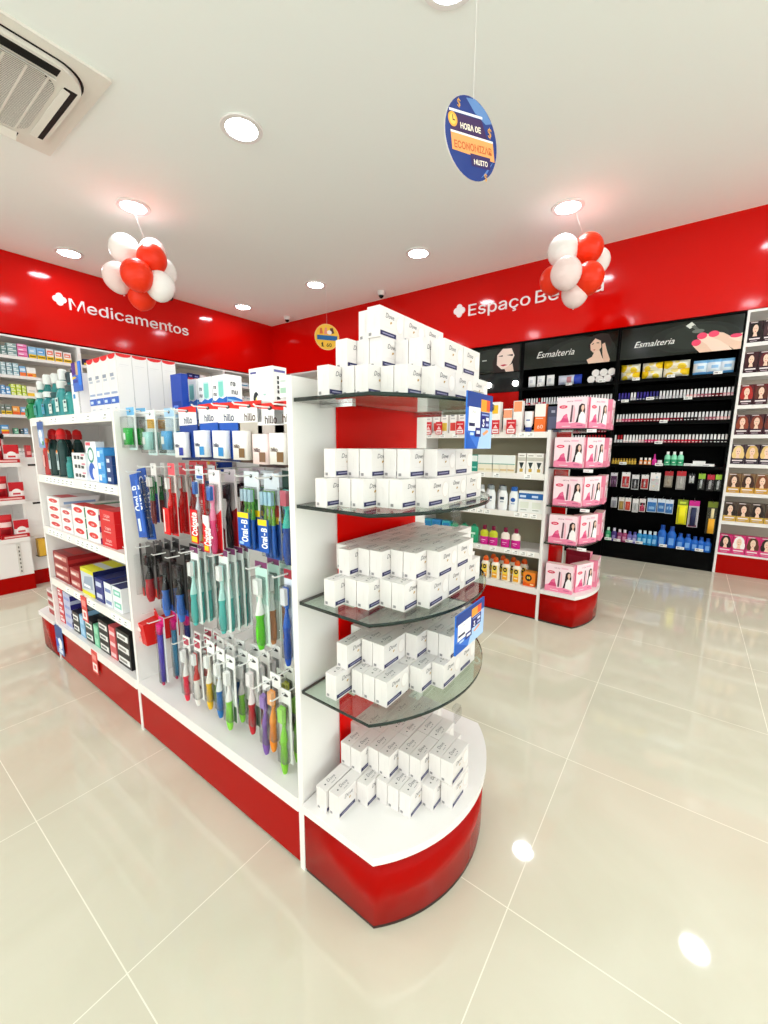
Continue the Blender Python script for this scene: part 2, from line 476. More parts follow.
cluster((1.744, 3.76, CEIL), [(152, 259, 27, 'r', 0), (125, 250, 28, 'w', .04), (137, 275, 29, 'r', -.12), (118, 277, 27, 'p', .0), (160, 286, 27, 'w', .02), (142, 296, 25, 'r', .12), (153, 253, 25, 'p', .14), (163, 271, 24, 'w', .16)], 3.36, 'cluster of red and white balloons hanging before the Medicamentos header')
cluster((3.73, .93, CEIL), [(588, 249, 28, 'r', 0), (563, 251, 29, 'w', .04), (566, 273, 29, 'p', -.12), (588, 278, 29, 'r', -.06), (553, 280, 25, 'r', .08), (575, 293, 25, 'p', .02), (597, 261, 24, 'w', .16), (574, 262, 24, 'w', .2)], 3.26, 'cluster of red and white balloons hanging before the Espaço Beleza header')

# ---- hanging discs
def disc(px, py, t, r, ang, label, specs, rim, sx, tilt=0):
    P = Vector((0, 0, H)) + ray(px, py) * t
    U = Vector((cos(ang), sin(ang), 0)); V = Vector((0, 0, 1))
    if tilt: U, V = U * cos(tilt) - V * sin(tilt), V * cos(tilt) + U * sin(tilt)
    N = U.cross(V)
    root = thing('hanging_promo_disc', (P.x, P.y, CEIL), 0, label, 'promo sign', 'hanging promo discs')
    c = Vector((0, 0, P.z - CEIL)); n = 40
    b = MB(); lo = [c + U * (r * cos(2 * pi * i / n)) + V * (r * sin(2 * pi * i / n)) for i in range(n)]; hi = [p - N * .004 for p in lo]
    b.add(lo, [tuple(range(n))], MM(rim)); b.add(hi, [tuple(range(n - 1, -1, -1))], MM(rim))
    b.add(lo + hi, [(i, n + i, n + (i + 1) % n, (i + 1) % n) for i in range(n)], WHITE)
    b.decor(c - U * r - V * r, U, V, 2 * r, 2 * r, specs)
    link('disc', b.mesh('disc'), root)
    link('string', MB().tube([c + Vector((0, 0, r * .97)), Vector((0, 0, 0))], .0009, WHITE, 5).mesh('string'), root)
bl = '14327E'
disc(472, 139.5, 1.5, .13, radians(-20), 'round blue promo disc reading HORA DE ECONOMIZAR MUITO on a string',
     [('p', [(.45, .97), (.62, .985), (.8, .9), (.93, .75), (.8, .72), (.6, .82)], '5F86BE'), ('p', [(.92, .3), (.75, .12), (.62, .05), (.8, .2)], '5C7FC0'),
      ('p', [(.08, .76), (.72, .76), (.82, .52), (.12, .52)], '3A1C52'), ('p', [(.11, .77), (.74, .77), (.74, .80), (.11, .80)], 'F1EEF6'),
      ('e', .16, .68, .085, .085, 'F2A93B', 18), ('e', .16, .68, .06, .06, 'F7C65A', 18), ('r', .155, .67, .17, .73, '6A3A10'), ('r', .155, .665, .2, .68, '6A3A10'),
      ('t', '*HORA DE', .49, .645, .095, 'FBEFD9', .5), ('p', [(.1, .53), (.92, .51), (.93, .28), (.1, .33)], 'F4A25E'), ('p', [(.1, .555), (.92, .535), (.92, .51), (.1, .53)], 'FBF3EE'),
      ('t', '*ECONOMIZAR', .515, .42, .12, 'C8602A', .74), ('p', [(.44, .33), (.84, .32), (.83, .17), (.45, .18)], '33205C'), ('t', '*MUITO', .64, .25, .085, 'FBEFD9', .32),
      ('t', '$', .87, .65, .16, 'F2B24A'), ('t', '$', .3, .9, .13, 'F2B24A'), ('t', '$', .72, .085, .13, 'F2B24A')], bl, 1, -.19)
disc(327, 337, 4.86, .145, math.atan2(-.58, .81), 'small round yellow promo disc with a blue band hanging before red wall',
     [('e', .5, .5, .46, .46, 'F0BC3C', 30), ('r', .1, .38, .92, .56, '1F5F9E'), ('p', [(.2, .6), (.34, .62), (.3, .84), (.22, .82)], 'D86A3A'), ('p', [(.38, .6), (.5, .6), (.5, .86), (.42, .86)], 'E88C7A'), ('p', [(.66, .62), (.8, .66), (.74, .86), (.62, .84)], '5A2A2A'), ('e', .6, .68, .1, .08, 'F4E6E2'),
      ('t', '*1', .32, .24, .22, '3A2C14'), ('t', '*60', .58, .22, .18, '3A2C14')], 'F3C56A', 1)

# ================================================================== GONDOLAS
GW = .57                     # gondola width
EW = .537
def endcap_outline(x0, dx=0.0, y_in=.70, y_c=.478, sag=.112, n=24, flip=False):
    """D-shaped plan: straight sides from the end panel to y_c, then a bow to the far corner"""
    if x0 > 1: y_c, sag = y_c + .022, sag - .032      # the second display has a flatter bow
    a, b = x0 - dx, x0 + (EW if x0 < 1 else .57) + dx
    yc = y_c - dx * .6
    c = (b - a) / 2; s = sag
    Rr = (c * c + s * s) / (2 * s); cy = yc - s + Rr; cx = (a + b) / 2
    t = math.asin(c / Rr)
    arc = [(cx + Rr * sin(-t + 2 * t * i / n), cy - Rr * cos(-t + 2 * t * i / n)) for i in range(n + 1)]
    return [(a, y_in)] + arc + [(b, y_in)]
def loc2(pts, o): return [(x - o[0], y - o[1]) for x, y in pts]
def mirror_y(pts, ym): return [(x, 2 * ym - y) for x, y in pts][::-1]

def endcap(x0, far=None, red_panel=True, label='', levels=(1.197, .966, .739, .514), glass=True, dy=0.0):
    o = (x0 + GW / 2, .70)
    root = thing('endcap_display', (o[0], (o[1] if far is None else 2 * far - .70) + dy, 0), 0, label, 'display shelf', 'end displays of the gondolas')
    ox = o if far is None else (o[0], 2 * far - .70)
    f = (lambda p: loc2(p, ox)) if far is None else (lambda p: loc2(mirror_y(p, far), ox))
    sgn = 1 if far is None else -1
    b = MB(); b.prism(f(endcap_outline(x0)), .012, .186, RED, RED, True)
    link('red_base', b.mesh('red_base'), root)
    b = MB(); b.prism(f(endcap_outline(x0, -.003)), 0, .012, M('3A2420', .5)); link('plinth_foot_strip', b.mesh('plinth_foot_strip'), root, None, 'dark recessed foot strip')  # thin brown strip along the foot of the base
    b = MB(); b.prism(f(endcap_outline(x0, .010, .699)), .186, .207, WHITE, WHITE); link('base_top', b.mesh('base_top'), root)
    if red_panel:
        b = MB(); y0, y1 = sorted((-.004 * sgn, -.0005 * sgn))
        b.box(-.150, .215, y0, y1, .208, 1.195, M('DA0A06', .12, 0, .08)); link('red_panel', b.mesh('red_panel'), root, None, 'glossy red back panel')
    if glass:
        for z in levels:
            pts = f(endcap_outline(x0, -.002, .6985, .492, .108))
            b = MB(); b.prism(pts, z - .008, z, GLEDGE, GLASS, True, GLASS)
            g = link('glass_shelf', b.mesh('glass_shelf'), root, None, 'clear glass shelf with a dark green edge')
            for sx in (-.2, .2):
                br = MB()
                br.box(sx - .006, sx + .006, *sorted((-.002 * sgn, -.10 * sgn)), z - .016, z - .0085, CHROME)
                link('shelf_bracket', br.mesh('shelf_bracket'), g)
    return root

def gondola(x0, y_a, y_m, y_b, label, shelves, first_kind, spine, zs=1.243):
    """double sided shelf unit along Y; aisle side at x0"""
    o = (x0 + GW / 2, (y_a + y_b) / 2)
    root = thing('gondola_shelf', (o[0], o[1], 0), 0, label, 'shelf unit', 'double sided shop gondolas')
    X = lambda v: v - o[0]
    Y = lambda v: v - o[1]
    xe = x0 + GW
    def part(name, lab=None, parent=None, *boxes):
        b = MB()
        for q in boxes: b.box(X(q[0]), X(q[1]), Y(q[2]), Y(q[3]), q[4], q[5], q[6], None, q[7] if len(q) > 7 else 0)
        return link(name, b.mesh(name), parent or root, None, lab)
    part('end_panel', None, None, (x0, xe, y_a, y_a + .018, 0, zs, WHITE))
    part('divider_panel', None, None, (x0 + .002, xe - .002, y_m - .009, y_m + .009, 0, 1.207, WHITE))
    part('end_panel', None, None, (x0, xe, y_b - .018, y_b, 0, 1.207, WHITE))
    part('spine', 'pale centre back panel with slots', None, (o[0] - .012, o[0] + .012, y_a + .018, y_m - .009, .20, 1.20, spine), (o[0] - .012, o[0] + .012, y_m + .009, y_b - .018, .20, 1.20, spine))
    for (a, c) in ((y_a + .018, y_m - .009), (y_m + .009, y_b - .018)):
        part('red_kickboard', 'red kickboard', None, (x0 + .004, xe - .004, a, c, .012, .168, RED))
        part('foot_strip', 'dark foot strip', None, (x0 + .012, xe - .012, a, c, 0, .012, M('3A2420', .5)))
        part('base_shelf', None, None, (x0 - .002, xe + .002, a, c, .168, .207, WHITE, .004))
    for sec, z, d in shelves:
        a, c = ((y_a + .019, y_m - .010), (y_m + .010, y_b - .019))[sec]
        s = part('shelf', None, None, (x0 + .006, o[0] - .013, a, c, z - .022, z, WHITE))
        part('price_rail', 'white price rail', s, (x0 + .001, x0 + .006, a, c, z - .034, z + .002, WHITE2))
        part('shelf', None, None, (o[0] + .013, xe - .006, a, c, z - .022, z, WHITE))
        yy = a + .03
        rnd = random.Random(int(z * 1000) + sec)
        while yy < c - .06:
            if rnd.random() < .55:
                lb = MB(); lb.box(X(x0 - .0005), X(x0 + .001), Y(yy), Y(yy + .042), z - .030, z - .004, M('FBFBF8', .5))
                lb.box(X(x0 - .0008), X(x0), Y(yy + .006), Y(yy + .022), z - .014, z - .009, M('8A8A88', .6))
                lb.box(X(x0 - .0008), X(x0), Y(yy + .006), Y(yy + .034), z - .024, z - .020, M('B4B4B2', .6))
                link('price_label', lb.mesh('price_label'), s, None, 'small white price label')
            yy += .05
    return root

GX = .623
sh1 = [(1, 1.207, 0), (1, .948, 0), (1, .697, 0), (1, .438, 0)]
gon = gondola(GX, .702, 1.612, 2.515, 'white gondola with peg hooks of toothbrushes and shelves of toothpaste, red kickboards', sh1, 'peg', M('F4F1EE', .4))
b = MB(); b.box(-.21, .21, .711 + .009 - 1.6085, 1.602 - 1.6085, 1.190, 1.207, WHITE); link('top_ledge', b.mesh('top_ledge'), gon)
endcap(GX, label='round-fronted glass end display stacked with white soap cartons, red back panel')
endcap(GX, far=1.6085, label='round-fronted end display on the far end of the toothpaste gondola', glass=False)

G2 = 2.590
sh2 = [(0, 1.178, 0), (0, .925, 0), (0, .682, 0), (0, .437, 0), (1, 1.178, 0), (1, .925, 0), (1, .682, 0), (1, .437, 0)]
gondola(G2, .680, 1.590, 2.50, 'white gondola of lotions and sunscreens with olive back, behind the soap display', sh2, 'shelf', OLIVE, 1.19)
endcap(G2 - .0, label='round-fronted glass end display holding pink hair brush boxes', levels=(1.197, .972, .743, .512), dy=-.022)

# ================================================================== SOAP CARTONS
GR, NAVY = '56525A', '2B2A55'
b = MB(); w, d, h = .0895, .0325, .0615
b.box(-w / 2, w / 2, -d / 2, d / 2, 0, h, M('E2DCDA', .42))
front(b, w, d, 0, h, [('e', .80, .56, .17, .30, 'E0D6D2', 18), ('e', .82, .57, .14, .26, 'ECE6E3', 18), ('t', 'Dove', .40, .76, .17, GR, .42, .3), ('e', .44, .55, .028, .04, 'C8A25A', 8), ('p', [(.40, .53), (.47, .60), (.49, .56), (.43, .50)], 'B8925A'),
                      ('r', .2, .36, .62, .375, 'D9D2D0'), ('r', .02, .07, .66, .22, NAVY), ('r', .10, .125, .58, .165, '8F8DA8')])
lside(b, w, d, 0, h, [('r', .12, .06, .34, .16, '8E8A8C'), ('r', .55, .30, .58, .72, 'DCD5D3'), ('r', .66, .36, .69, .66, 'E2DBD9')])
topside(b, w, d, h, [('e', .16, .5, .024, .07, '3A383C', 8), ('t', 'Dove', .42, .62, .3, '6A666C', .3, .3), ('e', .5, .3, .016, .05, '55515A', 8), ('r', .30, .2, .44, .24, '9A969A')])
DOVE = Kind('soap_carton', 'soap carton', b.mesh('soap_carton'), (), h, w, d)
def soap_layer(z, rows, lay, shelf):
    """rows: (y of the row, x where it starts, cartons in the row)"""
    for r, (y, xs, nb) in enumerate(rows):
        for k in range(nb):
            x = xs + w / 2 + k * .0912
            DOVE.put((x + random.uniform(-.0004, .0004), y + d / 2 - .0025, z + .0004), random.uniform(-.01, .01),
                     f'white soap carton, {shelf}, {lay} layer, {NUM[r]} row back, {NUM[k]} from left', f'white soap cartons on the {shelf}')
s = 'top glass shelf'
R1 = [(.440, .772, 3), (.474, .722, 3), (.508, .720, 3), (.542, .679, 4), (.576, .677, 3), (.612, .641, 3)]
soap_layer(1.197, R1, 'bottom', s)
soap_layer(1.197 + .062, [(.443, .814, 2), (.477, .779, 3), (.511, .778, 3), (.545, .731, 3), (.579, .730, 3), (.613, .699, 3)], 'middle', s)
soap_layer(1.197 + .124, [(.548, .727, 3), (.582, .74, 2)], 'top', s)
s = 'second glass shelf'
R2 = [(.440, .758, 3), (.474, .708, 3), (.508, .706, 3), (.542, .665, 3), (.576, .663, 3), (.612, .628, 3)]
soap_layer(.966, R2, 'lower', s)
soap_layer(.966 + .062, [(.446, .800, 2), (.480, .744, 3), (.514, .742, 3), (.548, .70, 3), (.582, .698, 3), (.616, .66, 3)], 'upper', s)
s = 'third glass shelf'
soap_layer(.739, [(.438, .768, 3), (.472, .718, 4), (.506, .718, 3), (.540, .679, 4), (.574, .677, 3), (.608, .645, 3)], 'lower', s)
soap_layer(.739 + .062, [(.434, .801, 2), (.468, .757, 3), (.502, .755, 4), (.536, .722, 4), (.570, .720, 4), (.604, .69, 4), (.638, .72, 4)], 'upper', s)
s = 'lowest glass shelf'
soap_layer(.514, [(.430, .832, 2), (.464, .787, 3), (.498, .692, 4), (.532, .691, 3), (.566, .690, 3), (.606, .643, 3)], 'lower', s)
soap_layer(.514 + .062, [(.430, .863, 1), (.464, .862, 2), (.498, .818, 3), (.532, .727, 4), (.566, .727, 4), (.602, .678, 5), (.636, .77, 4)], 'upper', s)
s = 'white base'
soap_layer(.207, [(.392, .827, 1), (.427, .793, 2), (.461, .742, 3), (.495, .740, 3), (.529, .738, 2), (.564, .704, 3), (.598, .639, 3), (.634, .632, 3)], 'lower', s)
soap_layer(.207 + .062, [(.396, .829, 1), (.430, .829, 1), (.464, .791, 2), (.498, .791, 2), (.533, .754, 3), (.567, .754, 3), (.601, .725, 3), (.635, .725, 4), (.667, .80, 3)], 'upper', s)

# price cards hanging on the glass shelves
def price_card(px0, px1, z0, z1, Y, lab, tilt):
    xa, xb = col_x(px0, Y, (z0 + z1) / 2), col_x(px1, Y, (z0 + z1) / 2)
    w = xb - xa; h = z1 - z0
    root = thing('hanging_price_card', ((xa + xb) / 2, Y, z0), 0, lab, 'price card', 'blue price cards on the soap display')
    b = MB(); b.box(-w / 2, w / 2, -.0015, .0015, 0, h, M('2C6FD0', .3))
    front(b, w, .003, 0, h, [('r', 0, .72, 1, 1, '1C3F8E'), ('p', [(0, 0), (.42, 0), (.0, .32)], '1757B8'), ('p', [(.42, 0), (1, 0), (1, .7), (.55, .72), (.55, .35)], 'A9C8F2'),
                            ('r', .06, .32, .50, .74, 'F3F1F2'), ('t', 'Dove', .25, .66, .05, '8A8890', .3, .3), ('r', .08, .40, .3, .46, '2B2A55'),
                            ('r', .52, .68, .88, .90, 'F59A2E'), ('r', .74, .70, .88, .90, 'E8502A'), ('r', .52, .38, .88, .67, '1B1F72'), ('t', '*3', .63, .50, .18, 'FFFFFF'), ('r', .74, .52, .85, .58, 'E8EAF8'), ('r', .74, .42, .85, .47, 'B8C0E8'), ('r', .56, .61, .84, .64, '8FA0D8'),
                            ('p', [(.6, .28), (.8, .36), (.86, .32), (.66, .24)], 'F0A070'), ('r', .32, .22, .54, .38, '1B1F72'), ('r', .36, .27, .50, .33, 'E8E8F6'), ('r', .12, .24, .26, .29, 'BFD8F8')])
    link('card', b.mesh('card'), root)
    link('card_clip', MB().box(-w * .2, w * .2, .002, .012, h - .006, h + .004, CLEAR).mesh('card_clip'), root)
price_card(466, 491, 1.092, 1.207, .372, 'blue and white price card reading 3 hanging from the top glass shelf', 0)
price_card(455, 483, .652, .742, .366, 'blue price card reading 3 hanging from the third glass shelf', 0)
def clear_tag(px, Y, z, lab):
    x = col_x(px, Y, z)
    root = thing('tag_holder', (x, Y, z - .032), 0, lab, 'tag holder', 'clear tag holders on the soap display')
    link('pocket', MB().box(-.016, .016, -.002, .002, 0, .024, CLEAR).mesh('pocket'), root)
    link('clip', MB().box(-.010, .010, -.003, .010, .024, .034, CLEAR).mesh('clip'), root)
clear_tag(457, .368, .966, 'empty clear plastic tag holder clipped to the second glass shelf')
clear_tag(458, .368, .514, 'empty clear plastic tag holder clipped to the lowest glass shelf')

# ================================================================== PEG HOOK GOODS
def pack(name, cat, w, h, card, content, hole=True, thick=.003):
    """hanging pack: origin at the hook hole; hangs down"""
    b = MB(); b.box(-w / 2, w / 2, 0, thick, -h + .012, .012, MM(card[0]))
    b.decor((-w / 2, 0, -h + .012), (1, 0, 0), (0, 0, 1), w, h, card[1])
    if hole: b.decor((-w / 2, 0, -h + .012), (1, 0, 0), (0, 0, 1), w, h, [('e', .5, 1 - .012 / h, .09, .005 / h * 1.0, '3A3A3C', 8)], .0012)
    return Kind(name, cat, b.mesh('card'), content, h, w, thick)
def blister(w, h, z0, d=.016):
    b = MB(); b.prism(rrect(0, -d / 2 - .0004, w, d - .001, .005, 2), z0, z0 + h, CLEAR, CLEAR, True)
    return ('blister', b.mesh('blister'))
def brush_mesh(hc, h2, bris, L=.185, z1=-.03, wide=.0065, y=-.009, x=0.0):
    """one toothbrush, head up: handle in two colours with a grip, neck, head and bristles"""
    b = MB(); A, B = M(hc, .3), M(h2, .35)
    zs = [(0, .55), (.06, .8), (.16, 1.0), (.3, .95), (.42, .75), (.5, 1.0), (.58, .8), (.68, .45), (.76, .4)]
    pts = [(x, y - .002 * sin(k * 5), z1 - L + L * k) for k, _ in zs]
    b.tube(pts[:6], [wide * q for _, q in zs[:6]], A, 8, [wide * .75 * q for _, q in zs[:6]])
    b.tube(pts[5:], [wide * q for _, q in zs[5:]], B, 8, [wide * .75 * q for _, q in zs[5:]])
    zt = z1 - L + L * .76
    b.prism(rrect(x, y, wide * 1.7, .004, .0018, 2), zt - .004, z1, B, B, True)
    b.box(x - wide * .75, x + wide * .75, y - .012, y - .002, zt + .006, z1 - .002, MM(bris))
    b.decor((x - wide * .5, y - wide * .8, z1 - L + .02), (1, 0, 0), (0, 0, 1), wide, .05, [('e', .5, .5, .4, .5, h2, 10)], .0004)
    return b.mesh('toothbrush')
PK = {}
def bp(key, cardcol, decor, hc, h2, bris, w=.042, h=.235, L=.18, desc='', n=1, wide=.0065, sleeve=None):
    wide *= 1.4 if n == 1 else 1.15
    parts = []
    for i in range(n):
        parts.append(('toothbrush', brush_mesh(hc, h2, bris, L, -.032, wide, -.009, (i - (n - 1) / 2) * .016)))
    parts.append(blister(w * .82, h - .05, -h + .022, .022))
    if sleeve:
        u0, u1, v0, v1, sc, sd = sleeve
        sb = MB(); xa, xb, za, zb = (u0 - .5) * w, (u1 - .5) * w, -h + .012 + v0 * h, -h + .012 + v1 * h
        sb.box(xa, xb, -.0268, -.0235, za, zb, MM(sc)); sb.decor((xa, -.0268, za), (1, 0, 0), (0, 0, 1), xb - xa, zb - za, sd)
        parts.append(('printed_sleeve', sb.mesh('printed_sleeve')))
    PK[key] = (pack('toothbrush_pack', 'toothbrush', w, h, (cardcol, decor), parts), desc)
bp('red', 'E6DAD6', [('r', 0, .0, 1, .60, 'D8161C'), ('r', 0, .84, 1, 1, 'E25A66')], 'E0181A', 'E43A34', 'F2EEEA', desc='red toothbrush blister pack', sleeve=(.06, .94, .04, .40, 'DC1A1C', [('r', .1, .08, .3, .95, 'F0D8D4'), ('e', .62, .5, .2, .3, 'C01014', 12)]))
bp('redw', 'D8161C', [('r', .0, .78, 1, 1, 'EDF0F6'), ('r', .1, .84, .9, .88, '2E62B8'), ('tv', 'Colgate', .5, .42, .09, 'FFFFFF', .4), ('r', .1, .03, .9, .12, 'F6CB1E')], 'F1ECE8', 'D2D6DE', '3B6FC2', desc='red and white toothbrush pack with yellow price corner', sleeve=(.08, .92, .03, .46, 'D8161C', [('tv', '*Colgate', .45, .58, .4, 'FFFFFF', .7), ('r', .08, .04, .92, .2, 'F6CB1E')]))
bp('pink', 'F0E6E8', [('p', [(0, 0), (1, 0), (1, .55), (0, .40)], 'DC1820'), ('tv', 'Colgate', .3, .30, .10, 'FFFFFF', .3), ('r', .1, .04, .5, .12, 'F6CB1E'), ('r', 0, .86, 1, 1, 'EFE3EA')], 'F0508C', 'F48CB0', '2E6AC0', .055, .25, .20, 'white and red blister pack with pink brush', 1, .0085, sleeve=(.02, .56, .05, .48, 'F3ECEE', [('p', [(0, 0), (1, 0), (1, .62), (0, .80)], 'D81A20'), ('tv', '*Colgate', .5, .44, .45, 'FFFFFF', .5), ('r', .15, .04, .85, .17, 'F6CB1E')]))
bp('blackr', 'EDE2E4', [('p', [(0, 0), (1, 0), (1, .55), (0, .44)], 'A8141C'), ('r', 0, .86, 1, 1, 'EFE3EA')], '1E1518', '2A1A20', '3A2A30', .055, .25, .20, 'white and dark red blister pack with black brush', 1, .0085, sleeve=(.02, .56, .05, .44, 'EDE4E6', [('p', [(0, 0), (1, 0), (1, .62), (0, .80)], '8E141C')]))
bp('oral', 'DDE3EA', [('r', 0, 0, 1, .48, '1553B2'), ('r', 0, .44, 1, .52, 'F7CF1A'), ('tv', 'Oral-B', .45, .27, .13, 'FFFFFF', .36), ('r', .1, .52, .9, .66, '3F8E3A')], '2B63BE', '57A33C', 'A9C6D6', .062, .21, .16, 'blue multi-brush pack with yellow band', 3, .006, sleeve=(.06, .80, .08, .50, '1656B8', [('r', 0, .84, 1, 1, 'F7D01C'), ('tv', '*Oral-B', .5, .46, .40, 'FFFFFF', .66), ('r', .1, .04, .5, .12, '9AC0EC')]))
bp('oral2', 'D6DEE8', [('r', 0, 0, 1, .46, '1A4FA6'), ('r', 0, .42, .9, .50, 'F7CF1A'), ('tv', 'Oral-B', .4, .24, .12, 'FFFFFF', .34), ('r', .5, .50, .95, .64, 'C23A2E')], '2F66C0', '6FA33E', 'A6CFE2', .058, .22, .17, 'pale blue multi-brush pack with red and yellow band', 3, .006, sleeve=(.06, .72, .10, .48, '1B52AA', [('r', 0, .82, .9, 1, 'F7D01C'), ('tv', '*Oral-B', .5, .44, .36, 'FFFFFF', .62)]))
bp('tealdark', '16352F', [('r', .1, .1, .9, .34, '54C98A'), ('r', .1, .36, .9, .6, '2B4FA0')], '2E4F9E', '35B8A6', 'C45A6A', .05, .235, .185, 'dark pack with mint-headed brush', 1, .010)
bp('slim', 'E4E0DE', [('r', 0, .0, .5, .62, '6A3038'), ('r', .5, 0, 1, .5, '2A2F7A'), ('r', .55, .5, 1, .7, '2F8A50')], '7A3A3A', '2F7A44', 'EFEAE6', .036, .2, .16, 'slim brush pack with maroon and green handles', 2, .0045)
bp('tube', '1C4FA8', [('r', .15, .05, .9, .30, '2C6FD0'), ('tv', 'Oral-B', .4, .6, .34, 'F2F4FA', .6), ('r', .6, .1, .85, .9, '2560BE')], '1A4596', '2C5FB8', 'E8ECF2', .062, .25, .2, 'long blue brush pack hanging askew', 1, .006, sleeve=(.02, .98, .05, .93, '1C50AC', [('tv', '*Oral-B', .38, .62, .34, 'EEF2FA', .4), ('r', .62, .08, .84, .9, '2C66C8'), ('r', .2, .1, .5, .3, 'D8E4F4')]))
bp('blackhead', '6A6464', [('r', 0, .0, 1, .16, 'D04038'), ('r', 0, .6, 1, .93, '2E2A2A')], 'A82830', '2A2626', '1A1818', .05, .20, .17, 'black-headed toothbrush pack with red handle', 1, .012)
bp('blackblue', '3A3838', [('r', 0, .72, 1, 1, '3A3636'), ('r', 0, .0, 1, .1, '2A4E98')], '3A6CC0', '2A2A2E', '3A3838', .05, .215, .19, 'black-headed toothbrush pack with blue handle', 1, .010)
bp('teal', 'E6EFEC', [('r', 0, .93, 1, 1, '7A3A66'), ('r', .0, .0, .3, .5, 'EDEBF0')], '57BDB8', 'B6E4DE', 'F4F6F4', .045, .25, .21, 'teal toothbrush blister pack', 1, .0085)
bp('lime', 'DDEBE4', [('r', 0, .93, 1, 1, '7A3A66'), ('r', .0, .5, 1, .93, 'BFE3D8')], '5CC52A', 'F3F5EE', 'F2F6F2', .05, .235, .2, 'bright green toothbrush pack with mint card', 1, .010)
bp('orangeb', 'DDEBE4', [('r', 0, .93, 1, 1, '7A3A66'), ('r', .0, .5, 1, .93, 'BFE3D8')], 'C98A5E', 'E9EFE8', 'F2F6F2', .05, .235, .2, 'tan toothbrush pack with mint card', 1, .009)
bp('kidred', 'F1EEEC', [('r', .1, .86, .9, .97, 'B4475A'), ('e', .5, .2, .16, .03, 'B02A38'), ('e', .4, .12, .10, .02, '7A1A28')], 'E8304A', 'F4F0EE', 'F4F4F4', .042, .21, .185, 'white child brush pack with red handle', 1, .0075)
bp('kidwhite', 'F3F1EF', [('r', .1, .86, .9, .97, 'B4475A'), ('e', .5, .2, .2, .03, '7A2A34'), ('e', .4, .12, .14, .02, '3A3438')], 'F0ECEA', 'C8403C', 'F4F4F4', .042, .21, .185, 'white child brush pack with white handle', 1, .008)
bp('kidyellow', 'F1F1EE', [('e', .5, .93, .3, .02, '4A4A4C'), ('r', .6, .0, 1, .3, '5E8A3A')], 'F0BE28', 'F5EFE4', 'F6F6F4', .042, .205, .185, 'white brush pack with yellow handle', 1, .008)
bp('kidblue', 'F1F1EE', [('e', .5, .93, .3, .02, '4A4A4C')], '2E74C0', 'F1F1F2', 'F6F6F4', .042, .205, .185, 'white brush pack with blue handle', 1, .008)
bp('kidlime', 'EFF1EE', [('e', .5, .93, .3, .02, '4A4A4C'), ('r', .7, .0, 1, .25, '4A6A4A')], '8EDB4A', 'F3F1F0', 'F6F6F4', .045, .215, .195, 'white brush pack with lime handle', 1, .0085)
bp('kidcrimson', 'EFEDEA', [('e', .5, .93, .3, .02, '4A4A4C'), ('r', .6, .0, 1, .3, '4E6A58')], 'C01E2A', 'F1E4E4', 'F6F0F0', .045, .215, .195, 'clear brush pack with crimson handle', 1, .0085)
bp('purple', 'E9EAE8', [('e', .5, .93, .3, .02, '4A4A4C')], '7B55A8', '8E6CB8', '9A7CC2', .042, .2, .185, 'clear brush pack with purple brush', 1, .0085)
bp('orange', 'E9EAE8', [('e', .5, .93, .3, .02, '4A4A4C')], 'EE8A2A', 'F09A44', 'F2B27A', .042, .2, .185, 'clear brush pack with orange brush', 1, .0085)
bp('leaf', 'E9EAE8', [('e', .5, .93, .3, .02, '4A4A4C')], '86CE3C', '8ED84E', 'A4E06A', .042, .215, .2, 'clear brush pack with leaf green brush', 1, .0085)
bp('olive', 'E6E8DE', [('e', .5, .93, .3, .02, '4A4A4C')], 'A8AE1E', 'B4B83A', 'C8C860', .042, .2, .185, 'clear brush pack with olive yellow brush', 1, .0085)
bp('cobalt', 'D8E0EC', [('r', .0, .9, 1, 1, 'A03040')], '1F4FB0', '2E64C4', 'E8E8EE', .03, .24, .21, 'cobalt blue toothbrush pack', 1, .008)
def longpack(key, c1, desc):
    b = MB(); b.prism(rrect(0, -.008, .022, .014, .006, 3), -.235, -.03, M(c1, .3), None, True)
    b.prism(rrect(0, -.008, .026, .016, .006, 3), -.05, -.012, M('D81E7E', .3), None, True)
    b.prism(rrect(0, -.008, .012, .008, .003, 3), -.25, -.235, M('D81E5E', .3), None, True)
    PK[key] = (pack('toothbrush_pack', 'toothbrush', .036, .25, ('E8E8EE', [('r', 0, .86, 1, 1, 'D81E7E'), ('r', .75, 0, 1, .86, 'F4F4F6')]), [('travel_case', b.mesh('travel_case')), blister(.03, .22, -.24, .018)]), desc)
longpack('longviolet', '4A3AA6', 'long violet pack with magenta top'); longpack('longsteel', '3E82A8', 'long steel blue pack with magenta top'); longpack('longnavy', '24307E', 'long navy pack with magenta top')
def floss(key, top, mid, box, desc, w=.06, h=.145):
    b = MB(); b.prism(rrect(0, -.012, w * .62, .022, .008, 3), -h + .03, -h * .40, MM(box), None, True)
    b.decor((-w * .31, -.0235, -h + .03), (1, 0, 0), (0, 0, 1), w * .62, h * .6 - .03, [('r', .15, .3, .6, .7, 'E8F0EC')])
    PK[key] = (pack('floss_pack', 'dental floss', w, h, ('E6EEEE', [('r', 0, .82, 1, 1, top), ('r', .1, .60, .9, .80, mid), ('r', 0, 0, 1, .08, 'CFE4E6')]), [('floss_case', b.mesh('floss_case')), blister(w * .9, h * .72, -h + .02, .026)]), desc)
floss('flossgreen', '6FB4E2', 'EEF2F4', '2FB04A', 'green dental floss pack'); floss('flossteal', 'E4ECF2', 'F0B43A', 'A6D8D2', 'teal dental floss pack with yellow band'); floss('flosssky', 'A8CCE8', 'D8E8F4', '5AA8DA', 'pale blue dental floss pack')
